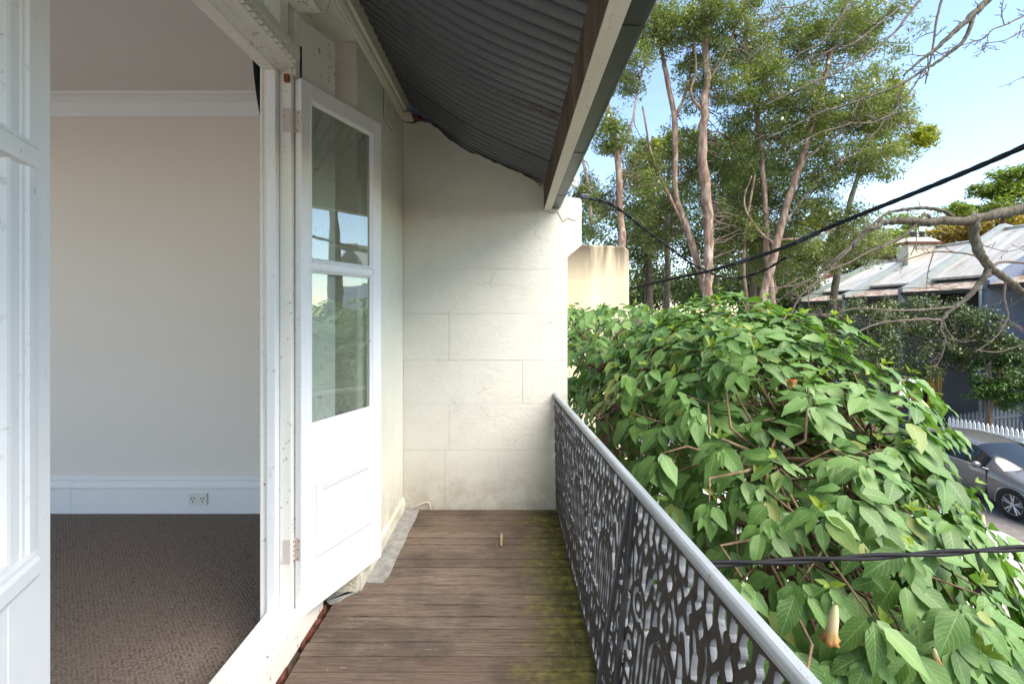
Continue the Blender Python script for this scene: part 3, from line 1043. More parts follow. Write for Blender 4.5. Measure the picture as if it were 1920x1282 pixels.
def lace_mesh(Wd=.60, Hh=.825, T=.015, res=.0052):
    """cast lace panel: union of strokes as a field, contoured and given thickness"""
    nx, nz = int(Wd / res) + 1, int(Hh / res) + 1
    X, Z = np.meshgrid(np.linspace(0, Wd, nx), np.linspace(0, Hh, nz), indexing='ij')
    A = np.abs(X - Wd / 2)               # mirrored about the middle
    D = np.full_like(X, 9.0)

    def seg(p, q, w0, w1=None):
        nonlocal D
        w1 = w0 if w1 is None else w1
        px, pz = A - p[0], Z - p[1]
        dx, dz = q[0] - p[0], q[1] - p[1]
        t = np.clip((px * dx + pz * dz) / (dx * dx + dz * dz + 1e-9), 0, 1)
        D = np.minimum(D, np.hypot(px - t * dx, pz - t * dz) - (w0 + (w1 - w0) * t))

    def poly(pts, w0, w1=None):
        w1 = w0 if w1 is None else w1
        n = len(pts) - 1
        for k in range(n):
            seg(pts[k], pts[k + 1], w0 + (w1 - w0) * k / n, w0 + (w1 - w0) * (k + 1) / n)

    def arc(c, r, a0, a1, w0, w1=None, n=10, sx=1.0, sz=1.0):
        poly([(c[0] + sx * r * math.cos(R(a0 + (a1 - a0) * k / n)), c[1] + sz * r * math.sin(R(a0 + (a1 - a0) * k / n))) for k in range(n + 1)], w0, w1)

    def blob(c, r):
        nonlocal D
        D = np.minimum(D, np.hypot(A - c[0], Z - c[1]) - r)

    H2 = Wd / 2
    seg((0, Hh), (H2, Hh), .016)                       # under the rail
    seg((0, .010), (H2, .010), .013)                   # foot bar
    for k in range(6):                                # pendants
        x = .028 + k * .05
        seg((x, Hh), (x + .006, Hh - .055), .010, .006); blob((x + .006, Hh - .064), .013)
    for k in range(5):                                # crossed lattice below
        x = .03 + k * .06
        seg((x - .03, Hh - .07), (x + .03, Hh - .165), .009)
        seg((x + .03, Hh - .07), (x - .03, Hh - .165), .009)
        blob((x, Hh - .118), .016)
    arc((0, .45), .10, 0, 90, .015, .015)              # arch
    arc((0, .45), .062, 0, 90, .008)
    seg((.10, .45), (.10, .30), .012); seg((.062, .45), (.066, .27), .008)
    seg((0, .27), (0, .50), .009); seg((.032, .27), (.030, .49), .0075)
    arc((.05, .27), .05, 180, 360, .010)
    # scroll to the side
    arc((.20, .52), .062, -120, 200, .013, .008, 14)
    arc((.20, .52), .026, 0, 360, .009, .009, 10)
    arc((.245, .36), .045, 0, 300, .011, .008, 12); blob((.245, .36), .016)
    seg((.135, .56), (.10, .63), .010); seg((.26, .56), (.29, .66), .010); seg((.20, .585), (.20, .67), .011)
    seg((.14, .47), (.14, .30), .010); seg((.175, .45), (.18, .29), .009); seg((.21, .31), (.20, .20), .010); seg((.27, .315), (.285, .20), .010)
    arc((0, .60), .045, -180, 180, .009, .009, 14, 1, 1.5); blob((0, .60), .02)
    seg((0, .53), (0, .67), .009); seg((.05, .60), (.11, .60), .008); seg((.15, .64), (.13, .70), .010)
    # lower field: leaves, loops, lozenges
    for k, x in enumerate((.0, .055, .11, .165, .22, .275)):
        zz = .20 if k % 2 == 0 else .165
        arc((x, zz), .024, 0, 360, .008, .008, 10, 1, 1.9)
        seg((x, zz - .05), (x, .02), .008)
        blob((x + .027, .085 if k % 2 else .115), .014)
        seg((x, .06), (x + .055, .13), .007); seg((x + .055, .06), (x, .13), .007)
    seg((0, .255), (H2, .262), .009); seg((0, .137), (H2, .137), .0085)
    arc((.13, .235), .03, 180, 360, .008)
    # wobble so that no two edges look machined
    for _ in range(400):          # cast sprigs close every larger gap
        q = np.argmax(D + (Z < .03) * -9)
        if D.flat[q] < .0185: break
        x_, z_ = A.flat[q], Z.flat[q]
        seg((x_ + .004, z_ - .034), (x_ - .004, z_ + .034), .0055, .0075)
        if int(z_ * 1000) % 3 == 0: blob((x_, z_), .011)
    D = D - .0012 + .0022 * np.sin(X * 57 + Z * 31) + .0018 * np.sin(Z * 83 - X * 23) + .0012 * np.sin(X * 140)
    val = -D
    verts, idx, faces, fm = [], {}, [], []

    def vid(key, p):
        if key not in idx:
            idx[key] = len(verts)
            verts.append(p)
        return idx[key]

    segs = []
    for i in range(nx - 1):
        for k in range(nz - 1):
            cs = ((i, k), (i + 1, k), (i + 1, k + 1), (i, k + 1))
            vs = [val[c] for c in cs]
            if max(vs) <= 0:
                continue
            poly_, cross = [], []
            for a in range(4):
                b = (a + 1) % 4
                if vs[a] > 0:
                    poly_.append(vid(cs[a], (X[cs[a]], Z[cs[a]])))
                if (vs[a] > 0) != (vs[b] > 0):
                    t = vs[a] / (vs[a] - vs[b])
                    key = tuple(sorted((cs[a], cs[b])))
                    pa, pb = cs[a], cs[b]
                    poly_.append(vid(key, (X[pa] + (X[pb] - X[pa]) * t, Z[pa] + (Z[pb] - Z[pa]) * t)))
                    cross.append((poly_[-1], vs[a] > 0))
            if len(poly_) >= 3:
                faces.append(poly_)
            if len(cross) == 2:
                (a, out_a), (b, _) = cross
                segs.append((a, b) if out_a else (b, a))
            elif len(cross) == 4:
                for s_ in (0, 2):
                    (a, oa), (b, _) = cross[s_], cross[s_ + 1]
                    segs.append((a, b) if oa else (b, a))
    nv = len(verts)
    # local frame: x along the rail, y through the panel, z up; face towards the balcony has y = 0
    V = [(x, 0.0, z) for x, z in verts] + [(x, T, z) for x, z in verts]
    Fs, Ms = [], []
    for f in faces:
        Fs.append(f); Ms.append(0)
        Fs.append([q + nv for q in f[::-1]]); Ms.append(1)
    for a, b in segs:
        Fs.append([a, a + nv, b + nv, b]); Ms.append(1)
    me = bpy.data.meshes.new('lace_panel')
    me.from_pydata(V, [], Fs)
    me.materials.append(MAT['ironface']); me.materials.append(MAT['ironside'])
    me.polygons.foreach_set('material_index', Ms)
    me.update()
    return me


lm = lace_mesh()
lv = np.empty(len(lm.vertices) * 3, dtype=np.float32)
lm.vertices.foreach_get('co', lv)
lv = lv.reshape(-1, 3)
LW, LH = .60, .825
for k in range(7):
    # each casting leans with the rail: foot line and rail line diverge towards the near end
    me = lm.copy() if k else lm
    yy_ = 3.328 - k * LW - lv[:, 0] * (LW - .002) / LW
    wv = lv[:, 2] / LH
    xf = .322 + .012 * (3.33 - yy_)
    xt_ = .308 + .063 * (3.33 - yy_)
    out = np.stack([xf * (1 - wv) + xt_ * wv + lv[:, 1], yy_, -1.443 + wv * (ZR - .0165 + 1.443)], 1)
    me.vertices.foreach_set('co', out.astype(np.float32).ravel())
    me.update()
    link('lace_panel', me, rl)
pp = MB()
yp = 1.545
xt, xb_ = rail_x(yp), foot_x(yp)
for nm, pts in (('post', [(xt - .012, yp, ZR - .019), (xb_ - .012, yp - .02, -1.45)]), ('brace', [(xt - .022, yp + .012, ZR - .035), (xt - .05, yp + .018, -.80), (xt - .13, yp + .03, -1.30), (xt - .15, yp + .035, -1.448)])):
    mm = MB()
    hw = .017 if nm == 'post' else .0095
    for x, y_, z in pts:
        mm.v += [(x - .007, y_ - hw, z), (x + .007, y_ - hw, z), (x + .007, y_ + hw, z), (x - .007, y_ + hw, z)]
    for i in range(len(pts) - 1):
        for j in range(4):
            a, b_ = i * 4 + j, i * 4 + (j + 1) % 4
            mm.f.append([a, b_, b_ + 4, a + 4]); mm.m.append(0)
    mm.f.append([3, 2, 1, 0]); mm.m.append(0)
    e = (len(pts) - 1) * 4
    mm.f.append([e, e + 1, e + 2, e + 3]); mm.m.append(0)
    mm.build(nm, 'post', rl, bevel=.002)

# deep mouldings on the near leaf, which stands close to the eye
mo = MB()
mo.prism([(.046, -.001), (.052, .003), (.070, .005), (.088, .006), (.094, .002), (.104, .002), (.108, -.001)], -.45, 1.0, 'z')
mo.build('stile_moulding', 'white', ld)
for za, zb in ((.268, .322), (-.505, -.45)):
    mo = MB()
    mo.prism([(-.001, za), (.010, za + .004), (.014, za + .012), (.014, zb - .018), (.009, zb - .010), (.009, zb - .004), (-.001, zb)], .070, .50, 'x')
    mo.build('rail_moulding', 'white', ld)
# ------------------------------------------------------------------ neighbouring yellow wall
x1 = 220 / F * 8.0
yw = MB().prism([(-6, -4.5), (x1, -4.5), (x1, 1.10), (x1 - .10, 1.16), (.95, 1.215), (-6, 1.4)], 8.0, 8.35, 'y').build('side_wall', 'yellowwall', None, bevel=.03)
tag(yw, 'yellow rendered side wall with dark streaks below its top edge', 'wall')
nb = MB().box(x1 - .25, x1 + .035, 8.352, 8.7, -4.5, .62).build('brick_pier', 'brick')
tag(nb, 'narrow reddish pier just behind the free edge of the yellow wall', 'pier')


# ------------------------------------------------------------------ terrace houses across the street
def roof_mat(name, col, debris=True):
    n = NT(name)
    c = n.mix(n.ramp(n.noise(1.1, 4), [(.3, 0), (.7, 1)]), tuple(x * .9 for x in col), col)
    wv = n.node('ShaderNodeTexWave', wave_type='BANDS', bands_direction='Y')
    wv.inputs['Scale'].default_value = 4.2
    n.link(n.oc(), wv.inputs['Vector'])
    n.bump(wv.outputs['Fac'], .5, .02)
    st = n.noise(1.6, 5, .65, n.scaled((.3, 2, .3)))
    c = n.mix(n.ramp(st, [(.42, 0), (.70, .75)]), c, (.34, .27, .19))
    c = n.mix(n.ramp(n.noise(3.3, 6, .7), [(.56, 0), (.66, .6)]), c, (.26, .15, .09))
    return n.fin(c, .5, 0, .4)


def litter_mat(name, col):
    n = NT(name)
    c = n.mix(n.ramp(n.noise(1.2, 4), [(.3, 0), (.7, 1)]), tuple(x * .9 for x in col), col)
    c = n.mix(n.ramp(n.noise(5, 7, .75, n.scaled((1.3, .6, 1))), [(.40, 0), (.52, .92)]), c, (.20, .11, .06))
    return n.fin(c, .75, 0, .2)


MAT['roofwhite'] = roof_mat('pale_painted_roof_iron', (.62, .60, .56))
MAT['rooflitter'] = litter_mat('roof_iron_with_leaf_litter', (.60, .57, .52))
MAT['parapet'] = m_plain('grey_green_parapet', (.34, .37, .36), .7, 0, .08, 3, .3, .1)
MAT['charcoal'] = m_plain('charcoal_wall_paint', (.052, .054, .062), .7, 0, .15, 2, .3, .1)
MAT['tan'] = m_plain('tan_wall_paint', (.36, .27, .19), .8, 0, .12, 2, .3, .1)
MAT['bluegrey'] = m_plain('blue_grey_wall_paint', (.20, .235, .31), .7, 0, .1, 2, .3, .1)
MAT['sage'] = m_plain('sage_wall_paint', (.22, .26, .225), .7, 0, .1, 2, .3, .1)
MAT['chimney'] = m_plain('cream_chimney_render', (.62, .55, .42), .8, 0, .1, 3, .3, .2)
MAT['darkred'] = m_plain('dark_red_brickwork', (.13, .05, .035), .85, 0, .3, 9, .2, .4)
MAT['pane'] = m_plain('dark_window_pane', (.02, .022, .025), .08, 0, .1, 2, .6, 0)
MAT['yellow'] = m_plain('ochre_yellow_paint', (.50, .27, .012), .5, 0, .1, 4, .4, .05)
MAT['picket'] = m_plain('white_picket_paint', (.78, .78, .78), .55, 0, .06, 6, .3, .1)
MAT['picketgrey'] = m_plain('grey_picket_paint', (.17, .18, .195), .6, 0, .1, 6, .3, .1)
MAT['picketdark'] = m_plain('dark_blue_picket_paint', (.055, .062, .085), .6, 0, .1, 6, .3, .1)
XV, XH, XR = 18.0, 19.55, 22.7        # verandah edge, house wall, ridge


def house(y0, y1, eave, ridge, wallm, label, door=None, windows=True, roofm='roofwhite', pier='parapet', sheetup=0.5, low=None):
    h = thing('terrace_house', label, 'house', 'terrace houses across the street')
    g = -4.5
    MB().box(XH, XH + 6.5, y0 + .16, y1 - .16, g, eave + .55).build('wall', wallm, h)
    # party walls: rendered piers that step out to the verandah and climb with the roof
    pw = MB()
    for yy in (y1 - .14,):
        pw.prism([(XV - .02, g), (XH + 6.4, g), (XH + 6.4, ridge - .6), (XR, ridge + .28), (XV + .35, eave + .32), (XV - .02, eave + .16)], yy, yy + .26, 'y')
    pw.build('party_wall', pier, h)
    # main roof and verandah roof
    z1 = eave + sheetup
    m = MB().prism([(XH - .22, z1 + .12), (XR, ridge), (XH + 6.4, ridge - 1.4), (XH + 6.4, ridge - 1.55), (XR, ridge - .12), (XH - .2, z1 + .02)], y0 + .122, y1 - .142, 'y')
    m.build('main_roof', roofm, h)
    MB().tube([(XR, y0 + .13, ridge + .03), (XR, y1 - .15, ridge + .03)], .07, 8).build('ridge_cap', 'roofwhite', h, True)
    MB().prism([(XV - .05, eave), (XV + .5, eave + .13), (XH - .01, z1 - .06), (XH - .01, z1 - .10), (XV + .5, eave + .09), (XV - .05, eave - .05)], y0 + .122, y1 - .142, 'y').build('verandah_roof', 'rooflitter', h)
    MB().prism([(XV - .14, eave - .01), (XV - .05, eave - .01), (XV - .05, eave - .16), (XV - .12, eave - .16)], y0 + .122, y1 - .142, 'y').build('gutter', 'gutter', h)
    MB().box(XH - .03, XH + .02, y0 + .16, y1 - .16, z1 - .05, z1 + .10).build('fascia', 'charcoal', h)
    bf = eave - 3.0
    MB().box(XV, XH, y0 + .125, y1 - .145, bf - .22, bf).build('balcony_floor', 'charcoal', h)
    rl_ = MB()
    rl_.box(XV + .02, XV + .06, y0 + .13, y1 - .15, bf + .92, bf + .97)
    rl_.box(XV + .02, XV + .06, y0 + .13, y1 - .15, bf + .06, bf + .10)
    yy = y0 + .2
    while yy < y1 - .2:
        rl_.box(XV + .03, XV + .05, yy, yy + .045, bf + .1, bf + .92)
        yy += .11
    tag(rl_.build('balustrade', 'charcoal', h), kind='stuff')
    if windows:
        for k, yc in enumerate((y0 + (y1 - y0) * .33, y0 + (y1 - y0) * .72)):
            for zb, zt in ((bf + .05, bf + 2.35), (g + .25, g + 2.35)):
                if door and zb < bf and k == door[1]:
                    continue
                wf = MB()
                w2 = .42
                wf.box(XH - .06, XH + .02, yc - w2 - .08, yc - w2, zb, zt); wf.box(XH - .06, XH + .02, yc + w2, yc + w2 + .08, zb, zt)
                wf.box(XH - .06, XH + .02, yc - w2, yc + w2, zt - .08, zt); wf.box(XH - .06, XH + .02, yc - w2, yc + w2, zb, zb + .1)
                wf.box(XH - .05, XH + .02, yc - .025, yc + .025, zb + .1, zt - .08)
                wo = wf.build('window', 'creampaint' if wallm != 'charcoal' else 'parapet', h)
                MB().box(XH - .03, XH - .005, yc - w2, yc + w2, zb + .1, zt - .08).build('pane', 'pane', wo)
    return h


h1 = house(13.3, 17.2, 1.05, 3.95, 'bluegrey', 'blue grey terrace house at the right edge under the thick bare branch', pier='bluegrey')
h2 = house(17.2, 21.0, .92, 3.80, 'charcoal', 'charcoal terrace house with white roof and ochre slatted door', door=(1, 1))
h3 = house(21.0, 24.6, .80, 3.45, 'tan', 'tan terrace house with a cream chimney rising from its pale roof')
h4 = house(24.6, 28.3, .66, 3.0, 'tan', 'tan terrace house with leaf covered verandah roof, left of the chimney house', pier='sage')
h5 = house(28.3, 32.2, .55, 2.5, 'sage', 'sage terrace house farthest along the row, half hidden by paperbark trunks', pier='darkred')
h6 = house(32.2, 36.0, .45, 2.2, 'darkred', 'dark red brick terrace house at the far left end of the row')
# chimney on the party wall between third and fourth house
c = MB()
c.box(21.15, 22.75, 24.2, 24.95, 1.9, 3.62)
ch = c.build('chimney', 'chimney', h3, bevel=.02)
MB().box(21.02, 22.88, 24.07, 25.08, 3.62, 3.76).build('chimney_cap', 'darkred', ch, bevel=.02)
MB().hexa([(21.08, 24.13, 3.762), (22.82, 24.13, 3.762), (21.08, 25.02, 3.762), (22.82, 25.02, 3.762), (21.4, 24.4, 4.02), (22.5, 24.4, 4.02), (21.4, 24.8, 4.02), (22.5, 24.8, 4.02)]).build('chimney_flaunching', 'chimney', ch)
for k in range(2):
    MB().lathe([(.13, 0), (.12, .3), (.15, .32), (.15, .38), (.10, .38)], (21.75 + k * .5, 24.6, 3.98), (0, 0, 1), 12).build('chimney_pot', 'gutter', ch, True)
# ochre slatted door of the charcoal house
dr = MB().box(18.34, 18.37, 19.25, 20.0, -4.45, -2.25).build('door', 'yellow', h2)
sd = MB()
for k in range(6):
    sd.box(18.30, 18.335, 19.27 + k * .123, 19.27 + k * .123 + .085, -4.42, -2.28)
for k in range(6):
    MB().box(18.30, 18.338, 19.268 + k * .123, 19.268 + k * .123 + .085, -4.42, -2.28).build('slat', 'yellow', dr)
MB().box(18.2, 18.8, 17.5, 19.2, -4.5, -1.9).build('ground_floor_wall', 'charcoal', h2)
MB().box(18.2, 18.8, 20.05, 20.85, -4.5, -1.9).build('ground_floor_wall', 'charcoal', h2)
dp = MB().tube([(17.9, 17.32, 1.0), (17.9, 17.32, .2), (17.9, 17.32, -4.4)], .05, 8).build('downpipe', 'parapet', h1, True)

# ------------------------------------------------------------------ picket fences
pk = MB().prism([(-.042, 0), (.042, 0), (.042, .93), (0, 1.02), (-.042, .93)], -.010, .010, 'x')


def picket_fence(p0, p1, n, mat_, label, hs=1.0, rise=0.0, style=None):
    f = thing('picket_fence', label, 'fence', 'picket fences across the street')
    a, b = Vector(p0), Vector(p1)
    me = pk.mesh('picket', mat_)
    d = b - a
    ang = math.atan2(d.y, d.x) - math.pi / 2
    for k in range(n):
        t = (k + .5) / n
        o = link('picket', me, f)
        o.location = a.lerp(b, t)
        o.rotation_euler = (0, 0, ang)
        o.scale = (1, 1, hs + rise * t)
    for z in (.22, .72):
        m = MB()
        nx, ny = -d.y / d.length * .03, d.x / d.length * .03
        za, zb = z * hs, z * (hs + rise)
        q = [(a.x - nx * .45, a.y - ny * .45), (a.x - nx * 1.6, a.y - ny * 1.6), (b.x - nx * .45, b.y - ny * .45), (b.x - nx * 1.6, b.y - ny * 1.6)]
        m.hexa([(q[0][0], q[0][1], a.z + za), (q[1][0], q[1][1], a.z + za), (q[2][0], q[2][1], b.z + zb), (q[3][0], q[3][1], b.z + zb),
                (q[0][0], q[0][1], a.z + za + .07), (q[1][0], q[1][1], a.z + za + .07), (q[2][0], q[2][1], b.z + zb + .07), (q[3][0], q[3][1], b.z + zb + .07)])
        m.build('rail', mat_, f)
    for t in (0.02, .5, .98):
        p = a.lerp(b, t)
        MB().box(p.x + .03, p.x + .10, p.y - .04, p.y + .04, -4.5, p.z + .8 * hs).build('fence_post', mat_, f)
    return f


picket_fence((14.75, 11.0, -4.28), (14.75, 15.35, -4.55), 32, 'picket', 'white picket fence along the far pavement behind the grey car')
picket_fence((14.75, 15.5, -4.55), (14.75, 19.6, -4.6), 28, 'picketdark', 'dark blue picket fence continuing past the end of the white one')
picket_fence((14.95, 15.45, -4.5), (17.3, 15.45, -4.5), 17, 'picketgrey', 'grey side picket fence climbing to the house beside the round bush', .98, .36)

# ------------------------------------------------------------------ parking sign
sg = thing('parking_sign', 'white parking sign with green and dark letter P above the shrub', 'sign')
sx, sy, sz = 13.12, 14.9, -2.44
MB().box(sx - .38, sx + .36, sy, sy + .008, sz - .30, sz + .23).build('plate', 'picket', sg, bevel=.003)
MB().tube([(sx, sy + .045, -4.6), (sx, sy + .045, sz + .28)], .03, 10).build('pole', 'grey_metal', sg, True)
MAT['signgreen'] = m_plain('green_sign_print', (.02, .20, .09), .5, 0, 0, 4, .3, 0)
MAT['signdark'] = m_plain('dark_green_sign_print', (.015, .07, .045), .5, 0, 0, 4, .3, 0)
MAT['signblue'] = m_plain('blue_sign_print', (.015, .05, .30), .5, 0, 0, 4, .3, 0)
def glyph(ch_, x, z, size, mat_, name):
    cu = bpy.data.curves.new(name, 'FONT'); cu.body = ch_; cu.size = size; cu.extrude = .002
    o = bpy.data.objects.new(name, cu); COL.objects.link(o); o.parent = sg
    o.location = (x, sy - .0045, z); o.rotation_euler = (R(90), 0, 0)
    cu.materials.append(MAT[mat_])
    bpy.context.view_layer.update()
    me = bpy.data.meshes.new_from_object(o.evaluated_get(bpy.context.evaluated_depsgraph_get()))
    o2 = link(name, me, sg); o2.location = o.location; o2.rotation_euler = o.rotation_euler
    bpy.data.objects.remove(o)
glyph('P', sx - .14, sz - .01, .23, 'signgreen', 'letter')
glyph('P', sx + .155, sz - .01, .25, 'signdark', 'letter')
ar = MB()
q = [(.14 + .09 * math.cos(a), -.19 + .12 * math.sin(a)) for a in np.linspace(0, 2 * math.pi, 18, endpoint=False)]
ar.prism([(sx + x + .04, sz + z) for x, z in q], sy - .004, sy - .001, 'y')
ar.build('round_emblem', 'signblue', sg)


# ------------------------------------------------------------------ cars
def car_paint(name, col, metal=.0):
    n = NT(name)
    n.bump(n.noise(60, 2), .02, .002)
    n.fin(n.mix(n.ramp(n.noise(3, 3), [(.3, 0), (.7, 1)]), tuple(x * .94 for x in col), col), .28, metal, .5)
    n.b.inputs['Coat Weight'].default_value = .6
    n.b.inputs['Coat Roughness'].default_value = .06
    return n.m


MAT['car_grey'] = car_paint('grey_metallic_car_paint', (.15, .147, .147), .3)
MAT['car_white'] = car_paint('white_car_paint', (.76, .76, .77))
MAT['carglass'] = m_plain('dark_car_glass', (.012, .015, .017), .05, 0, .1, 3, .7, 0)
MAT['rubber'] = m_plain('tyre_rubber', (.018, .018, .019), .8, 0, .15, 30, .2, .3)
MAT['alloy'] = m_plain('alloy_wheel', (.50, .50, .51), .35, .7, .08, 8, .5, .05)
MAT['redlamp'] = m_plain('red_lamp_lens', (.42, .012, .015), .15, 0, .05, 8, .6, 0)
MAT['clearlamp'] = m_plain('clear_lamp_lens', (.55, .57, .60), .12, .3, .1, 20, .6, .1)

ST = [  # y from the nose, z low, belt, top, half width at belt, half width at top
    (0.00, .36, .56, .62, .62, .50), (.10, .24, .66, .72, .76, .62), (.35, .20, .74, .80, .84, .70), (.75, .20, .82, .89, .875, .74), (1.12, .20, .90, .985, .89, .745),
    (1.45, .20, .93, 1.19, .895, .66), (1.85, .20, .945, 1.405, .90, .595), (2.4, .20, .955, 1.46, .90, .60), (3.0, .20, .97, 1.45, .90, .595), (3.45, .20, .985, 1.385, .89, .575),
    (3.85, .22, .995, 1.16, .875, .61), (4.08, .26, .98, 1.02, .85, .65), (4.25, .34, .86, .90, .80, .62), (4.32, .42, .70, .74, .72, .55)]


def car(origin, rz, paint, label, group):
    c = thing('parked_car', label, 'car', group)
    c.location = origin
    c.rotation_euler = (0, 0, rz)
    half = []
    for y_, zl, zb, zt, wb, wt in ST:
        half.append([(wb * .86, zl), (wb * .97, zl + .10), (wb * 1.01, zl + (zb - zl) * .5), (wb * 1.0, zl + (zb - zl) * .78), (wb * .975, zb),
                     (wb * .97 + (wt - wb * .97) * .88, zb + (zt - zb) * .86), (wt * .88, zt - (zt - zb) * .02 - .004), (wt * .45, zt + .012), (0, zt + .018)])
    k = len(half[0]); ring = 2 * k - 1
    V = []
    for (y_, *_), hp in zip(ST, half):
        V += [(x, y_, z) for x, z in hp] + [(-x, y_, z) for x, z in hp[-2::-1]]
    body, glass = MB(), {}
    body.v = list(V)
    ns = len(ST)
    for i in range(ns - 1):
        for j in range(ring - 1):
            jj = j if j < k - 1 else ring - 2 - j          # mirrored strip index
            f = [i * ring + j, i * ring + j + 1, (i + 1) * ring + j + 1, (i + 1) * ring + j]
            g = None
            if jj == 4 and 5 <= i <= 9: g = 'side_window'
            if jj >= 5 and i in (4, 5): g = 'windscreen'
            if jj >= 5 and i in (9, 10): g = 'rear_window'
            if g:
                glass.setdefault((g, j < k - 1 if g == 'side_window' else 0), []).append(f)
            else:
                body.f.append(f); body.m.append(0)
        body.f.append([i * ring, (i + 1) * ring, (i + 1) * ring + ring - 1, i * ring + ring - 1]); body.m.append(0)
    body.f.append(list(range(ring))); body.m.append(0)
    body.f.append([(ns - 1) * ring + j for j in range(ring)][::-1]); body.m.append(0)
    body.build('body', paint, c, True)
    for (g, _), fs in glass.items():
        mm = MB(); us = sorted({q for f in fs for q in f}); ix = {q: n_ for n_, q in enumerate(us)}
        mm.v = [V[q] for q in us]; mm.f = [[ix[q] for q in f] for f in fs]; mm.m = [0] * len(fs)
        mm.build(g, 'carglass', c, True)
    # pillars, seams, sills
    for s in (-1, 1):
        for yp_, wd in ((1.52, .05), (2.45, .055), (3.28, .06)):
            zb, zt = np.interp(yp_, [q[0] for q in ST], [q[2] for q in ST]), np.interp(yp_, [q[0] for q in ST], [q[3] for q in ST])
            wb = np.interp(yp_, [q[0] for q in ST], [q[4] for q in ST]); wt = np.interp(yp_, [q[0] for q in ST], [q[5] for q in ST])
            xa, xb2 = wb * .975, wb * .97 + (wt - wb * .97) * .88
            zt2 = zb + (zt - zb) * .86
            MB().hexa([(s * xa * .99, yp_, zb - .01), (s * (xa + .006), yp_, zb - .01), (s * xa * .99, yp_ + wd, zb - .01), (s * (xa + .006), yp_ + wd, zb - .01),
                       (s * xb2 * .97, yp_ + .02, zt2), (s * (xb2 + .008), yp_ + .02, zt2), (s * xb2 * .97, yp_ + wd + .02, zt2), (s * (xb2 + .008), yp_ + wd + .02, zt2)]).build('pillar', 'black', c)
        # chrome belt strip
        MB().tube([(s * .882, 1.35, .938), (s * .889, 2.2, .955), (s * .885, 3.0, .975), (s * .868, 3.8, 1.0)], .010, 6).build('window_trim', 'alloy', c, True)
        for ys_ in (1.38, 2.47, 3.5):
            MB().box(s * .895 - .012, s * .895 + .0145, ys_, ys_ + .008, .34, .92).build('door_seam', 'black', c)
        for ys_ in (2.25, 3.3):
            MB().tube([(s * .902, ys_ - .10, .80), (s * .925, ys_ - .07, .805), (s * .925, ys_ + .07, .805), (s * .902, ys_ + .10, .80)], .012, 6).build('door_handle', paint, c, True)
        mir = MB().lathe([(.001, -.09), (.05, -.085), (.075, -.03), (.078, .03), (.06, .085), (.001, .09)], (s * 1.0, 1.53, 1.0), (1, .12, 0), 12).build('mirror', paint, c, True)
        mir.scale = (1, 1, 1)
        MB().hexa([(s * .86, 1.47, .94), (s * .95, 1.48, .95), (s * .86, 1.55, .94), (s * .95, 1.55, .95), (s * .86, 1.47, .98), (s * .95, 1.48, 1.0), (s * .86, 1.55, .98), (s * .95, 1.55, 1.0)]).build('mirror_arm', 'black', mir)
        MB().hexa([(s * .50, .10, .58), (s * .74, .22, .60), (s * .52, .16, .58), (s * .80, .42, .62), (s * .52, .14, .70), (s * .76, .26, .73), (s * .55, .24, .72), (s * .82, .50, .76)]).build('headlight', 'clearlamp', c, bevel=.02)
        MB().hexa([(s * .55, 4.20, .74), (s * .78, 4.06, .74), (s * .55, 4.33, .74), (s * .83, 4.16, .74), (s * .56, 4.16, .96), (s * .80, 4.00, .97), (s * .56, 4.24, .96), (s * .86, 4.08, .97)]).build('tail_light', 'redlamp', c, bevel=.015)
        for yw_ in (.82, 3.45):
            xw = s * .80
            t_ = MB().lathe([(.20, -.105), (.29, -.11), (.322, -.09), (.33, -.05), (.33, .05), (.322, .09), (.29, .11), (.215, .105)], (xw, yw_, .33), (1, 0, 0), 30).build('wheel', 'rubber', c, True)
            ri = MB().lathe([(.225, .0), (.228, .10), (.215, .108), (.205, .09), (.20, .0), (.02, -.01)], (xw, yw_, .33), (s, 0, 0), 30)
            ri.build('rim', 'alloy', t_, True)
            sp = MB()
            for q in range(5):
                a = q * 2 * math.pi / 5 + .3
                for da in (-.17, .17):
                    d1 = Vector((0, math.cos(a + da * .3), math.sin(a + da * .3))); d2 = Vector((0, math.cos(a + da), math.sin(a + da)))
                    cc = Vector((xw, yw_, .33))
                    sp.tube([cc + d1 * .03 + Vector((s * .085, 0, 0)), cc + d2 * .215 + Vector((s * .095, 0, 0))], [.022, .018], 6)
            sp.lathe([(.0, .115), (.04, .11), (.05, .08)], (xw, yw_, .33), (s, 0, 0), 14)
            sp.build('spokes', 'alloy', t_)
            ab = MB()
            n = 22
            rr0, rr1 = .345, .385
            for q in range(n + 1):
                a = math.pi * (-.06 + 1.12 * q / n)
                for rr in (rr0, rr1):
                    for xo in (.893, .915):
                        ab.v.append((s * xo, yw_ + rr * math.cos(a), .33 + rr * math.sin(a)))
            for q in range(n):
                o_ = q * 4
                for f in ((0, 1, 5, 4), (2, 6, 7, 3), (1, 3, 7, 5), (0, 4, 6, 2)):
                    ab.f.append([o_ + z for z in f]); ab.m.append(0)
            ab.build('wheel_arch', paint, c, True)
            ws = MB()
            n = 24
            q2 = [(yw_ + .347 * math.cos(2 * math.pi * q / n), .33 + .347 * math.sin(2 * math.pi * q / n)) for q in range(n)]
            ws.prism(q2, s * .70, s * .9095, 'x')
            ws2 = ws.build('wheel_well', 'black', c)
            # the well is a dark drum behind the tyre
            ws2.data.transform(Matrix.Translation((-s * .012, 0, 0)))
    for k_ in range(5):
        MB().box(-.42, .42, .015 + k_ * .004, .05 + k_ * .004, .40 + k_ * .045, .418 + k_ * .045).build('grille_bar', 'black', c)
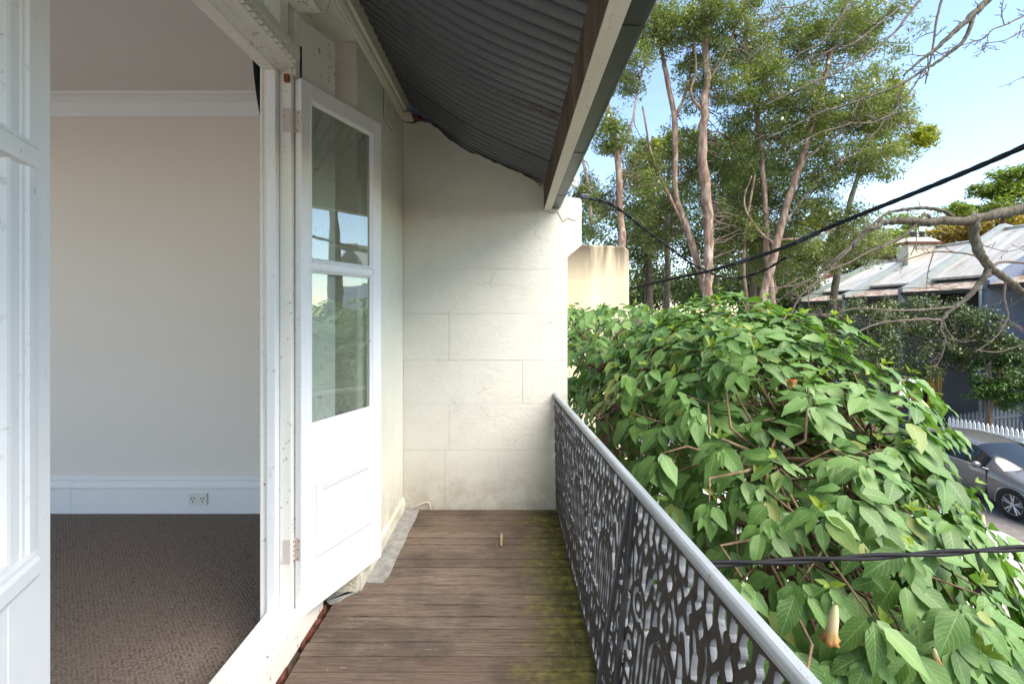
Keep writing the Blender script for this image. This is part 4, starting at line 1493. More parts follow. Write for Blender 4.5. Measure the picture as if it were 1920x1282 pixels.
    for s, x0 in ((1, -.55), (1, .08)):
        MB().tube([(x0, 1.04, 1.0), (x0 + .28, 1.13, 1.03), (x0 + .58, 1.20, 1.055)], .008, 6).build('wiper', 'black', c)
    MB().box(-.26, .26, 4.305, 4.335, .52, .64).build('number_plate', 'plastic', c)
    return c


GR = -4.62
car((12.05, 9.28, GR), 0, 'car_grey', 'grey metallic hatchback parked at the far kerb before the white picket fence', 'parked cars')
car((3.25, 10.35, GR), math.pi, 'car_white', 'white hatchback glimpsed under the big shrub leaves, tail towards the balcony', 'parked cars')
car((6.55, 4.05, GR), 0, 'car_white', 'white car at the right edge with only its bonnet in view', 'parked cars')


# ------------------------------------------------------------------ overhead cables
def cable(pts, r, label, n=40, strands=3, pitch=.35, extra=None):
    c = thing('overhead_cable', label, 'cable', 'cables strung past the balcony')
    p = [Vector(q) for q in pts]
    # Catmull-Rom through the points
    path = []
    for i in range(len(p) - 1):
        a, b, d, e = p[max(i - 1, 0)], p[i], p[i + 1], p[min(i + 2, len(p) - 1)]
        for k in range(n):
            t = k / n
            path.append(.5 * ((2 * b) + (d - a) * t + (2 * a - 5 * b + 4 * d - e) * t * t + (3 * b - a - 3 * d + e) * t ** 3))
    path.append(p[-1])
    L = [0]
    for a, b in zip(path[:-1], path[1:]):
        L.append(L[-1] + (b - a).length)
    for s in range(strands):
        m = MB()
        q = []
        for k, a in enumerate(path):
            t = (path[min(k + 1, len(path) - 1)] - path[max(k - 1, 0)]).normalized()
            u = t.cross(Vector((0, 0, 1))).normalized(); v = t.cross(u)
            ph = 2 * math.pi * (L[k] / pitch + s / strands)
            rr = r * (1.0 if strands > 1 else 0)
            q.append(a + (u * math.cos(ph) + v * math.sin(ph)) * rr)
        m.tube(q, r * (1.0 if strands == 2 else .95 if strands > 1 else 1.0), 7)
        m.build('strand', 'cable', c, True)
    return c, path


def along(px, da, db):
    x0, x1 = px[0][0], px[-1][0]
    out = []
    for x, y in px:
        t = (x - x0) / (x1 - x0)
        out.append(P(x, y, 1 / ((1 - t) / da + t / db)))
    return out


mc, mpath = cable(along([(2100, 190), (1920, 275), (1800, 327), (1700, 368), (1560, 424), (1480, 460), (1400, 488), (1330, 508), (1250, 525), (1185, 541), (1150, 548)], 2.9, 8.7), .0115,
          'thick black twisted cable rising to the right across the sky', 24, 4, .5)
for t in (.44, .47, .60, .62):
    k = int(t * (len(mpath) - 1))
    a = mpath[k]; d = (mpath[k + 1] - mpath[k - 1]).normalized()
    MB().tube([a - d * .07, a - d * .04, a + d * .04, a + d * .07], [.018, .03, .03, .018], 10).build('connector', 'black', mc, True)
sc_, sp_ = cable([P(1084, 369, 3.42), P(1096, 371, 3.46), P(1150, 386, 3.75), P(1220, 439, 4.2), P(1290, 490, 4.8), P(1320, 506, 5.0), P(1350, 518, 5.2), P(1385, 521, 5.3), P(1430, 508, 5.1), P(1475, 482, 4.75)], .0075,
          'sagging black service cable from the end wall corbel to the main cable', 16, 2, .3)
b = P(1096, 370, 3.46)
MB().box(b.x - .035, b.x + .035, b.y - .03, b.y + .03, b.z - .018, b.z + .02).build('clamp', 'gutter', sc_, bevel=.008)
MB().tube([(.45, 3.44, .83), (.46, 3.44, .88), (.50, 3.44, .905), b], .006, 6).build('tail', 'cable', sc_, True)
MB().tube([(.47, 3.45, .83), (.485, 3.45, .87), (.52, 3.45, .89), b], .005, 6).build('tail', 'cable', sc_, True)
ins = MB().lathe([(.005, 0), (.03, .01), (.03, .03), (.015, .04), (.03, .05), (.03, .07), (.015, .08), (.005, .10)], P(1075, 352, 3.6), (.3, 0, 1), 12).build('insulator', 'plastic', sc_, True)
MB().tube([P(1075, 352, 3.6), P(1070, 372, 3.56)], .008, 6).build('bracket', 'grey_metal', sc_)
cable(along([(1290, 1059), (1345, 1057), (1500, 1050), (1700, 1040), (1920, 1027), (2100, 1016)], 1.40, 1.62), .0058,
      'low black cable pair running level across the shrub leaves', 24, 2, .55)
# far thin wires over the houses
cable([P(1480, 555, 16), P(1700, 540, 16), P(1960, 548, 14)], .011, 'thin grey wire slung in front of the terrace roofs', 14, 1)
# ------------------------------------------------------------------ big shrub below the balcony (angel's trumpet habit)
shrub = thing('flowering_shrub', 'huge green shrub with large drooping leaves filling the space beyond the railing', 'shrub')


def leaf_template(seed, nl=7):
    r = random.Random(seed)
    v, uv, f = [], [], []
    bend = r.uniform(.10, .30); tw = r.uniform(-.16, .16); fold = r.uniform(.08, .2)
    for i in range(nl):
        t = i / (nl - 1)
        wd = .5 * (math.sin(math.pi * min(1, t ** .72)) ** .85) * (1 - .12 * t) + .004
        for j, u in enumerate((-1, -.5, 0, .5, 1)):
            wav = .055 * math.sin(t * 13 + seed + (u > 0) * 1.6) * abs(u) if 0 < i < nl - 1 else 0
            x = u * wd * (.50 + wav * .6)
            z = -bend * t * t + fold * abs(x) + wav * .55 + tw * x * t
            v.append((x, t * (1 - bend * .15), z))
            uv.append((.5 + u * .5, t))
    for i in range(nl - 1):
        for j in range(4):
            a = i * 5 + j
            f.append((a, a + 1, a + 6, a + 5))
    return np.array(v), np.array(uv), np.array(f)


TEMPL = [leaf_template(s) for s in range(6)]
LEAF_ME = [np_mesh('leaf', t[0], t[2], 'leaf', t[1], True) for t in TEMPL]
CX, CY, Z0, DEPTH = 1.60, 3.30, .06, 2.75
tips = []


def dome(a, b, c, k=1.0):
    rx = 1.12 if a > 0 else 1.32
    ry = 2.05 if b < 0 else 2.9
    wob = 1 + .06 * math.sin(a * 7 + b * 5) + .05 * math.sin(b * 9 - a * 4 + 1)
    return Vector((CX + a * rx * k * wob, CY + b * ry * k * wob, Z0 - DEPTH * ((1 - c * k) if a > 0 else (1 - c * k) * (1 + a * .45)) + .07 * math.sin(a * 11 + b * 3) + .05 * math.sin(b * 13)))


rnd = random.Random(11)
for _ in range(4200):
    c = rnd.uniform(-.05, 1)
    ph = rnd.uniform(0, 2 * math.pi)
    s_ = math.sqrt(max(0, 1 - c * c))
    a, b = s_ * math.cos(ph), s_ * math.sin(ph)
    k = rnd.uniform(.93, 1.02) if rnd.random() < .72 else rnd.uniform(.6, .92)
    p = dome(a, b, c, k)
    if p.x / p.y > .94 and p.z / p.y > -.36: continue        # open to the street here
    if p.x < .66 - .05 * max(0, p.y - 2.6) or p.y < .9:
        continue
    if b > .45 and c < .55:            # far side, hidden: thin it out
        if rnd.random() < .8: continue
    shade = p.x < 1.75 and p.z < -.42 and p.x < 1.0 + .42 * p.y
    if shade and rnd.random() < .35:
        continue
    if k < .9 and shade and rnd.random() < .4:
        continue
    if any((p - q[0]).length < .088 for q in tips):
        continue
    rx = 1.12 if a > 0 else 1.32
    ry = 2.05 if b < 0 else 2.9
    n_ = Vector((a / rx, b / ry, c / DEPTH * 1.3 + .12)).normalized()
    tips.append((p, n_, c, k))
# a few sprays that break the outline
for (x, y, d) in ((1150, 572, 3.4), (1205, 582, 3.0), (1310, 592, 3.3), (1395, 596, 3.9), (1440, 588, 3.1), (1560, 650, 2.9), (1590, 668, 2.8), (1700, 705, 3.0), (1745, 745, 2.7), (1770, 800, 2.6), (1860, 1060, 2.3),
                  (1110, 790, 3.5), (1085, 640, 4.6), (1100, 600, 4.8), (1130, 580, 4.6), (1085, 575, 5.2), (1075, 610, 5.6), (1240, 850, 2.05), (1330, 940, 1.8), (1265, 1010, 1.9), (1390, 1080, 1.6), (1480, 1200, 1.5), (1350, 830, 2.1), (1180, 700, 2.6), (1300, 760, 2.3), (1100, 690, 3.8),
                  (1500, 1090, 1.65), (1560, 1230, 1.55), (1640, 1180, 1.65), (1720, 1240, 1.6), (1430, 980, 1.8), (1420, 900, 2.0)):
    p = P(x, y, d)
    n_ = Vector(((p.x - CX) * .5, (p.y - CY) * .35, .75)).normalized()
    tips.append((p, n_, .7 if p.z > -.3 else .35, 1.0))
for _ in range(420):
    low = rnd.random() < .4
    p = Vector((rnd.uniform(.45, 1.35), rnd.uniform(3.5, 6.2), rnd.uniform(-1.25, -.35) if low else rnd.uniform(-.36, .06)))
    if p.x < .62 and p.y < 3.8 or p.x < .118 * p.y: continue
    if any((p - q[0]).length < .13 for q in tips): continue
    tips.append((p, Vector((-.15, -.35, .85)).normalized(), .5 if low else .8, 1.0))
for _ in range(420):
    p = Vector((rnd.uniform(.68, 1.7), rnd.uniform(1.0, 3.3), rnd.uniform(-2.9, -1.05)))
    if p.x < .62 + .1 * (2.2 - min(p.y, 2.2)): continue
    if any((p - q[0]).length < .19 for q in tips): continue
    tips.append((p, Vector((-.45, -.45, .6)).normalized(), .4, .88))
LV = []       # base, axis, normal, length, width, template
YL = []
for (p, n_, c, k) in tips:
    top = p.z > -.40
    if n_.x * n_.x + n_.y * n_.y > 1e-4:
        ds = (Vector((0, 0, -1)) - n_ * (-n_.z)); ds.normalize()
    else:
        ds = Vector((1, 0, 0))
    t1 = n_.orthogonal().normalized(); t2 = n_.cross(t1)
    kk = rnd.randint(7, 10) if k > .9 else rnd.randint(4, 6)
    a0 = rnd.uniform(0, 6.28)
    for q in range(kk):
        an = a0 + q * 2.4 + rnd.uniform(-.25, .25)
        td = t1 * math.cos(an) + t2 * math.sin(an)
        ax = td + ds * (1.15 * (1 - max(c, 0)) + .25) + Vector((0, 0, -.22 - .55 * (1 - max(c, 0)))) + n_ * .22
        ax.normalize()
        nn = n_ + Vector((0, 0, .45)) + Vector((rnd.gauss(0, .28), rnd.gauss(0, .28), rnd.gauss(0, .15)))
        nn = nn - ax * nn.dot(ax)
        nn.normalize()
        Ls = (rnd.uniform(.085, .185) if rnd.random() < .74 else rnd.uniform(.045, .09)) * (.92 if top else 1.05 if p.y > 2 else .92)
        LV.append((p + ax * rnd.uniform(.01, .05) + n_ * rnd.uniform(-.05, .03), ax, nn, Ls, Ls * rnd.uniform(.80, 1.12), rnd.randrange(6)))
    if rnd.random() < (.5 if top else .2):
        for q in range(rnd.randint(3, 6)):
            an = rnd.uniform(0, 6.28)
            ax = (t1 * math.cos(an) + t2 * math.sin(an) + n_ * rnd.uniform(.5, 1.6)).normalized()
            nn = (n_ - ax * n_.dot(ax)).normalized() if abs(n_.dot(ax)) < .98 else t1
            Ls = rnd.uniform(.03, .07)
            YL.append((p + n_ * .03, ax, nn, Ls, Ls * .8, rnd.randrange(6)))


def lmat(L):
    p, ax, nn, ln, wd, _ = L
    sx = ax.cross(nn)
    return Matrix(((sx.x * wd, ax.x * ln, nn.x * ln, p.x), (sx.y * wd, ax.y * ln, nn.y * ln, p.y), (sx.z * wd, ax.z * ln, nn.z * ln, p.z), (0, 0, 0, 1)))


def leaf_join(name, Ls, mat_, parent):
    vs, fs, us, o = [], [], [], 0
    for L in Ls:
        v, u, f = TEMPL[L[5]]
        M_ = np.array(lmat(L))
        vs.append(v @ M_[:3, :3].T + M_[:3, 3]); us.append(u); fs.append(f + o); o += len(v)
    me = np_mesh(name, np.concatenate(vs), np.concatenate(fs), mat_, np.concatenate(us), True)
    return link(name, me, parent)


# which leaves show largest from the balcony: cast a ray to a few points of each one
allv, allf, own, o = [], [], [], 0
for i, L in enumerate(LV):
    v, u, f = TEMPL[L[5]]
    M_ = np.array(lmat(L))
    allv.append(v @ M_[:3, :3].T + M_[:3, 3]); allf += [tuple(int(z) for z in (q + o)) for q in f]; own += [i] * len(f); o += len(v)
allv = np.concatenate(allv)
bvh = BVHTree.FromPolygons([Vector(v) for v in allv], allf)
score = []
for i, L in enumerate(LV):
    hit = 0
    for t in (.2, .4, .6, .8):
        for s_ in (-.12, .12):
            q = L[0] + L[1] * L[3] * t + L[1].cross(L[2]) * L[4] * s_ - L[2] * L[3] * .08 * t
            if q.y < .3 or abs(q.x / q.y) > 960 / F or -q.z / q.y > 697 / F: continue
            h = bvh.ray_cast(Vector((0, 0, 0)), q.normalized())
            if h[2] is not None and own[h[2]] == i: hit += 1
    facing = abs(L[2].dot(L[0].normalized()))
    score.append((hit * L[3] * L[4] * (facing + .15) / L[0].length ** 2, i))
score.sort(reverse=True)
big = {i for s_, i in score[:300]}
for i in sorted(big):
    o = link('leaf', LEAF_ME[LV[i][5]], shrub)
    o.matrix_local = lmat(LV[i])
tag(leaf_join('foliage', [L for i, L in enumerate(LV) if i not in big], 'leaf', shrub), kind='stuff')
tag(leaf_join('young_shoots', YL, 'younghleaf', shrub), kind='stuff')
# stems
base = Vector((1.45, 3.35, -4.6))
forks = []
for k in range(9):
    a = k * 2.4
    e = Vector((1.45 + .75 * math.cos(a) * rnd.uniform(.7, 1.3), 3.2 + .95 * math.sin(a) * rnd.uniform(.7, 1.3), rnd.uniform(-1.25, -.55)))
    mid = base.lerp(e, .55) + Vector((rnd.gauss(0, .12), rnd.gauss(0, .12), -.1))
    pts = [base + Vector((.07 * math.cos(a), .07 * math.sin(a), 0)), base.lerp(mid, .6) + Vector((rnd.gauss(0, .04), rnd.gauss(0, .04), .1)), mid, mid.lerp(e, .5) + Vector((rnd.gauss(0, .06), rnd.gauss(0, .06), .06)), e]
    m = MB(); m.tube(pts, [.05, .042, .034, .028, .020], 8)
    m.build('branch', 'stem', shrub, True)
    forks += [pts[2], pts[3], e, mid.lerp(e, .8)]
tw = MB()
for (p, n_, c, k) in tips:
    if rnd.random() < .66: continue
    fk = min(forks, key=lambda q: (q - p).length + rnd.uniform(0, .35))
    m1 = fk.lerp(p, .35) + Vector((rnd.gauss(0, .07), rnd.gauss(0, .07), rnd.gauss(0, .05)))
    m2 = fk.lerp(p, .72) + Vector((rnd.gauss(0, .05), rnd.gauss(0, .05), .03))
    tw.tube([fk, m1, m2, p], [.009, .007, .005, .0035], 5)
for _ in range(16):      # thin dead shoots hanging inside
    p = Vector((rnd.uniform(.75, 1.5), rnd.uniform(2.4, 3.8), rnd.uniform(-.7, -.3)))
    q = p + Vector((rnd.gauss(0, .15), rnd.gauss(0, .15), -rnd.uniform(.5, 1.3)))
    tw.tube([p, p.lerp(q, .5) + Vector((rnd.gauss(0, .06), rnd.gauss(0, .06), 0)), q], [.0035, .003, .002], 5)
tag(tw.build('twigs', 'stem', shrub, True), kind='stuff')
# withered trumpet flowers hanging from the shoots
fp = [(.006, .165), (.011, .150), (.016, .125), (.019, .10), (.020, .07), (.022, .04), (.026, .018), (.033, .004), (.030, .000), (.022, .016), (.018, .04)]
for k, (x, y, d, ln, tilt) in enumerate(((1557, 1168, 1.50, .135, .05), (1836, 978, 2.35, .14, .0), (1640, 1205, 1.50, .08, 1.9), (1757, 1205, 1.50, .075, .55), (1706, 738, 2.6, .11, 2.2), (1480, 712, 2.35, .15, 3.1))):
    m = MB(); m.lathe([(r_, z) for r_, z in fp], (0, 0, 0), (0, 0, 1), 15)
    v = []
    for (px, py, pz) in m.v:
        an = math.atan2(py, px); rr = math.hypot(px, py)
        w2 = 1 + .28 * math.cos(an * 5) * max(0, (.05 - pz) / .05)
        v.append((px * w2, py * w2, pz + .008 * math.cos(an * 5 + 1) * max(0, (.05 - pz) / .05)))
    m.v = v
    o = m.build('flower', 'flower', shrub, True)
    o.location = P(x, y + (35 if tilt < 1 else 0), d)
    o.rotation_euler = (.1, tilt, k * 1.3)
    s_ = ln / .165
    o.scale = (s_, s_, s_)


# ------------------------------------------------------------------ trees
def px_path(px, d, jitter=0.0):
    out = []
    for i, q in enumerate(px):
        dd = d + (q[2] if len(q) > 2 else 0)
        out.append(P(q[0], q[1], dd))
    return out


def smooth_path(p, n=4):
    out = []
    for i in range(len(p) - 1):
        a, b, c, e = p[max(i - 1, 0)], p[i], p[i + 1], p[min(i + 2, len(p) - 1)]
        for k in range(n):
            t = k / n
            out.append(.5 * ((2 * b) + (c - a) * t + (2 * a - 5 * b + 4 * c - e) * t * t + (3 * b - a - 3 * c + e) * t ** 3))
    out.append(p[-1])
    return out


def tree(name, label, cat, group, d, trunks, blobs, bark, fol, ll, lw, per, clump, n, droop=.5, twigs=True, ground=True, blossoms=0, tw_r=.010):
    """trunks: [(pixel path from the foot up, foot radius, tip radius)]; blobs: (px x, px y, px rx, px ry, depth offset, share)"""
    t = thing(name, label, cat, group)
    nodes = []
    for k, (px, r0, r1) in enumerate(trunks):
        pts = px_path(px, d)
        if ground and k == 0:
            f = pts[0].copy(); f.z = -4.62
            f.x += (pts[0].x - pts[1].x) * .3
            pts = [f] + pts
        q = smooth_path(pts, 5)
        q = [a + Vector((rnd.gauss(0, r0 * .10), rnd.gauss(0, r0 * .10), 0)) for a in q]
        nn = len(q)
        if bark == 'paperbark': r0, r1 = r0 * .8, r1 * .8
        rad = [(r0 + (r1 - r0) * (i / (nn - 1))) * rnd.uniform(.88, 1.14) for i in range(nn)]
        m = MB(); m.tube(q, rad, 10 if r0 > .06 else 7)
        m.build('trunk' if k == 0 else 'limb', bark, t, True)
        nodes += q[nn // 3:]
    cl = []
    for (x, y, rx, ry, dz, sh) in blobs:
        c = P(x, y, d + dz)
        dd = (d + dz) / F
        cl.append(in_blob(c, (rx * dd, max(rx, ry) * dd * .9, ry * dd), max(1, int(n * sh))))
    cl = np.concatenate(cl)
    pos = clump_points(cl, per, clump)
    leaf_cloud('crown', pos, ll, lw, fol, t, droop)
    if twigs and nodes:
        N = np.array(nodes)
        m = MB()
        for c in cl[::2]:
            i = int(np.argmin(np.linalg.norm(N - c, axis=1) + RNG.uniform(0, .6, len(N))))
            a = Vector(N[i]); e = Vector(c)
            mid = a.lerp(e, .5) + Vector((rnd.gauss(0, .12), rnd.gauss(0, .12), rnd.uniform(-.05, .22)))
            m.tube([a, a.lerp(mid, .5) + Vector((rnd.gauss(0, .05), 0, rnd.gauss(0, .05))), mid, e], [tw_r * 1.8, tw_r * 1.4, tw_r, tw_r * .5], 4)
        tag(m.build('twigs', bark if bark != 'paperbark' else 'twig', t, True), kind='stuff')
    if blossoms:
        m = MB()
        for k in range(blossoms):
            c = Vector(cl[RNG.integers(len(cl))]) + Vector((0, -.4, 0))
            ax = Vector((rnd.gauss(0, .5), rnd.gauss(0, .5), 1))
            m.lathe([(.01, -.055), (.03, -.04), (.036, 0), (.03, .04), (.01, .055)], c, ax, 7)
        tag(m.build('blossoms', 'blossom', t, True), kind='stuff')
    return t


PB = 'paperbark trees beyond the shrub'
tree('paperbark_tree', 'pinkish paperbark trunk standing just right of the roof gutter', 'tree', PB, 13.0,
     [([(1166, 470), (1164, 425), (1158, 300), (1141, 215), (1132, 120), (1140, 20), (1160, -90)], .15, .07), ([(1110, 420), (1100, 330), (1085, 280), (1070, 200)], .07, .04), ([(1158, 300), (1185, 230), (1200, 150), (1230, 60)], .05, .02)],
     [(1190, 120, 45, 60, 0, .16), (1150, 260, 40, 50, 0, .16), (1110, 380, 45, 60, .6, .22), (1240, 40, 60, 50, 0, .2), (1200, 350, 45, 70, .8, .26)], 'paperbark', 'fol_paper', .115, .038, 95, .34, 210, blossoms=3)
tree('paperbark_tree', 'slim paperbark forking low into two bare pale stems', 'tree', PB, 13.6,
     [([(1335, 600), (1322, 540), (1288, 430), (1268, 369), (1265, 235), (1248, 134), (1241, 94), (1225, 20), (1230, -80)], .155, .05), ([(1284, 425), (1258, 375), (1228, 310), (1215, 262), (1205, 200)], .065, .03), ([(1265, 225), (1290, 160), (1300, 90), (1315, 10)], .06, .03)],
     [(1270, 60, 70, 60, 0, .26), (1215, 290, 40, 35, .5, .08), (1300, 150, 40, 60, .4, .14), (1280, 300, 50, 70, 1.2, .22), (1230, 420, 60, 60, 1.5, .30)], 'paperbark', 'fol_paper', .115, .038, 95, .34, 238, blossoms=2)
tree('paperbark_tree', 'thickest straight paperbark trunk with peeling orange bark in the middle of the grove', 'tree', PB, 13.2,
     [([(1330, 600), (1328, 560), (1328, 430), (1317, 300), (1320, 220), (1326, 130), (1320, 40), (1330, -90)], .195, .11), ([(1318, 210), (1295, 175), (1305, 130), (1300, 60)], .06, .03), ([(1324, 160), (1360, 100), (1385, 40), (1420, -20)], .06, .03)],
     [(1350, 40, 80, 55, 0, .24), (1390, 160, 75, 65, .3, .24), (1350, 300, 50, 70, 1.4, .2), (1370, 430, 60, 70, 1.6, .32)], 'paperbark', 'fol_paper', .115, .038, 100, .36, 291, blossoms=6)
tree('paperbark_tree', 'slender dark barked paperbark stem right of the thickest trunk', 'tree', PB, 14.2,
     [([(1452, 600), (1437, 470), (1437, 430), (1430, 330), (1424, 240), (1404, 150), (1400, 60), (1390, -60)], .125, .06), ([(1405, 600), (1395, 500), (1400, 420), (1415, 330)], .06, .04), ([(1430, 300), (1460, 230), (1480, 170)], .05, .02)],
     [(1440, 90, 80, 70, 0, .24), (1450, 230, 85, 75, 0, .28), (1420, 360, 70, 60, 1.4, .24), (1440, 470, 70, 60, 1.8, .24)], 'paperbark', 'fol_paper', .115, .038, 100, .38, 310, blossoms=12)
tree('paperbark_tree', 'pale paperbark leaning to the right with the broadest crown', 'tree', PB, 13.8,
     [([(1405, 640), (1430, 560), (1462, 430), (1486, 350), (1507, 290), (1530, 200), (1556, 110), (1585, 0), (1600, -80)], .165, .07), ([(1455, 460), (1420, 430), (1395, 380), (1410, 330)], .05, .02), ([(1500, 310), (1560, 260), (1620, 230), (1670, 210)], .055, .02), ([(1470, 420), (1530, 345), (1590, 300), (1640, 290)], .045, .02), ([(1462, 450), (1540, 440), (1610, 400)], .04, .015)],
     [(1560, 60, 100, 60, 0, .18), (1640, 60, 70, 55, .2, .08), (1560, 190, 110, 70, 0, .24), (1650, 240, 60, 60, .2, .11), (1590, 310, 95, 45, .2, .17), (1510, 380, 60, 50, .6, .10), (1580, 400, 55, 35, .4, .05), (1620, 470, 60, 32, .2, .07)], 'paperbark', 'fol_paper', .115, .038, 105, .40, 429, blossoms=16)
tree('paperbark_tree', 'short leaning paperbark at the left end of the terrace row', 'tree', PB, 17.0,
     [([(1400, 660), (1425, 600), (1450, 545), (1446, 480), (1470, 420)], .20, .09), ([(1450, 545), (1500, 520), (1545, 480), (1590, 470)], .06, .02), ([(1448, 500), (1490, 470), (1530, 440)], .05, .02)],
     [(1480, 470, 55, 40, 0, .4), (1540, 480, 50, 35, 0, .3), (1600, 440, 45, 30, 0, .3)], 'paperbark', 'fol_paper', .115, .038, 80, .36, 145, blossoms=0)

BG = 'leafy trees behind the paperbark grove'
tree('broadleaf_tree', 'dark green tree mass seen between the two left paperbark trunks', 'tree', BG, 21.0, [([(1215, 560), (1220, 400), (1225, 260)], .25, .10)],
     [(1140, 450, 75, 120, 0, .3), (1225, 430, 75, 130, 1, .32), (1300, 450, 70, 120, 2, .38)], 'greybark', 'fol_deep', .20, .09, 80, .8, 240, twigs=False)
tree('broadleaf_tree', 'dark green tree filling the gaps right of the thickest trunk', 'tree', BG, 22.0, [([(1410, 560), (1415, 420), (1420, 240)], .25, .10)],
     [(1390, 340, 80, 90, 0, .3), (1460, 300, 90, 90, 0, .3), (1420, 480, 110, 90, 1, .4)], 'greybark', 'fol_deep', .20, .09, 80, .8, 240, twigs=False)
tree('broadleaf_tree', 'yellow green crown showing between the left paperbark trunks', 'tree', BG, 19.0, [([(1250, 560), (1252, 420), (1255, 320)], .16, .06)],
     [(1225, 285, 34, 26, 0, .3), (1275, 270, 40, 24, 0, .3), (1325, 280, 42, 22, 0, .2), (1200, 330, 35, 22, 0, .2)], 'greybark', 'fol_yellow', .17, .075, 70, .42, 70)
tree('broadleaf_tree', 'yellow green layered tree poking out at the right of the paperbark crown', 'tree', BG, 18.5, [([(1560, 600), (1580, 450), (1610, 320), (1650, 230)], .16, .05), ([(1610, 320), (1680, 280), (1725, 262)], .05, .02)],
     [(1600, 215, 62, 18, 0, .18), (1650, 185, 48, 26, 0, .2), (1668, 230, 34, 22, 0, .12), (1728, 258, 32, 19, 0, .15), (1670, 275, 55, 14, 0, .1), (1540, 235, 40, 16, 0, .12), (1540, 420, 36, 24, 0, .13)], 'greybark', 'fol_yellow', .17, .075, 75, .40, 110)
FT = 'far trees behind the terrace roofs'
tree('broadleaf_tree', 'flat topped pale green tree far behind the roofs at the right', 'tree', FT, 40.0, [([(1870, 520), (1875, 440), (1890, 380)], .3, .1), ([(1880, 410), (1905, 350), (1930, 320)], .12, .05)],
     [(1870, 352, 45, 10, 0, .18), (1912, 325, 40, 14, 0, .2), (1915, 362, 50, 14, 0, .2), (1845, 390, 60, 16, 0, .2), (1780, 398, 40, 14, 0, .1), (1700, 412, 45, 18, 0, .12)], 'greybark', 'fol_pale', .34, .15, 90, .75, 120, twigs=False)
tree('broadleaf_tree', 'golden autumn tree above the terrace ridge', 'tree', FT, 46.0, [([(1860, 520), (1858, 460), (1855, 420)], .3, .1)],
     [(1800, 432, 48, 26, 0, .3), (1870, 418, 65, 30, 0, .4), (1930, 420, 50, 30, 0, .3)], 'greybark', 'fol_gold', .42, .2, 80, .9, 130, twigs=False)
tree('broadleaf_tree', 'bright green tree behind the cream chimney', 'tree', FT, 38.0, [([(1680, 560), (1680, 480), (1685, 440)], .3, .1)],
     [(1680, 462, 40, 36, 0, .6), (1640, 452, 35, 30, 0, .4)], 'greybark', 'fol_pale', .34, .16, 80, .8, 90, twigs=False)
tree('broadleaf_tree', 'deep green tree closing the view behind the left end of the terraces', 'tree', FT, 42.0, [([(1500, 600), (1502, 520), (1505, 450)], .3, .1)],
     [(1440, 500, 70, 50, 0, .34), (1520, 480, 70, 40, 0, .33), (1600, 480, 60, 32, 0, .33)], 'greybark', 'fol_deep', .36, .17, 80, .9, 150, twigs=False)

tree('broadleaf_tree', 'low green hedge of trees closing the view under the paperbark crowns', 'tree', FT, 30.0, [([(1300, 640), (1302, 560), (1304, 500)], .2, .08)],
     [(1220, 545, 60, 40, 0, .25), (1310, 540, 60, 40, 0, .25), (1400, 540, 60, 40, 0, .25), (1480, 540, 50, 36, 0, .25)], 'greybark', 'fol_deep', .26, .12, 80, .8, 280, twigs=False)

SH = 'small street trees before the terrace houses'
tree('street_tree', 'dark leaved street tree screening the tan house fronts', 'tree', SH, 15.5, [([(1600, 760), (1595, 680), (1590, 610)], .05, .02), ([(1595, 680), (1550, 620)], .03, .01), ([(1595, 670), (1640, 610)], .03, .01)],
     [(1545, 605, 60, 32, 0, .22), (1610, 590, 60, 38, 0, .25), (1600, 650, 85, 40, 0, .3), (1650, 700, 60, 40, 0, .23)], 'twig', 'fol_dark', .095, .042, 80, .30, 147)
tree('street_tree', 'dark leaved street tree with yellowing tips before the charcoal house', 'tree', SH, 15.8, [([(1760, 760), (1752, 690), (1745, 620)], .05, .02), ([(1752, 690), (1700, 620)], .03, .01), ([(1752, 680), (1800, 610)], .03, .01)],
     [(1690, 590, 55, 40, 0, .2), (1750, 600, 65, 45, 0, .26), (1720, 660, 80, 42, 0, .3), (1790, 670, 45, 36, 0, .14), (1700, 700, 50, 22, 0, .1)], 'twig', 'fol_dark', .095, .042, 80, .30, 161)
tree('street_tree', 'dark leaved street tree at the right before the blue grey house', 'tree', SH, 15.0, [([(1850, 760), (1846, 690), (1838, 630)], .045, .02), ([(1846, 690), (1890, 640)], .03, .01)],
     [(1825, 600, 45, 36, 0, .4), (1850, 640, 50, 28, 0, .35), (1895, 655, 36, 22, 0, .25)], 'twig', 'fol_dark', .095, .042, 80, .28, 86)
tree('round_bush', 'round glossy green clipped bush on a thin brown trunk behind the white pickets', 'bush', None, 14.6, [([(1856, 800), (1857, 770), (1870, 730)], .06, .04)],
     [(1900, 712, 68, 52, 0, .75), (1868, 730, 40, 34, 0, .25)], 'stem', 'fol_bush', .115, .05, 80, .24, 85, ground=True)

# ------------------------------------------------------------------ bare tree at the right
bt = thing('bare_tree', 'bare leafless tree whose mossy limb and twigs reach in from the right', 'tree')
root_p = P(2230, 640, 7.2); root_p.z = -4.62
fork = P(2210, 430, 7.2)
m = MB(); m.tube(smooth_path([root_p, P(2222, 900, 7.2), fork, P(2200, 200, 7.0), P(2170, -60, 6.6), P(2120, -300, 6.3)], 5), [.26] * 6 + [.25, .24, .22, .2, .19, .18, .17, .16, .15, .14, .13, .12, .11, .1, .09, .08, .07, .06, .05, .04], 12)
m.build('trunk', 'greybark', bt, True)
ENDS = []


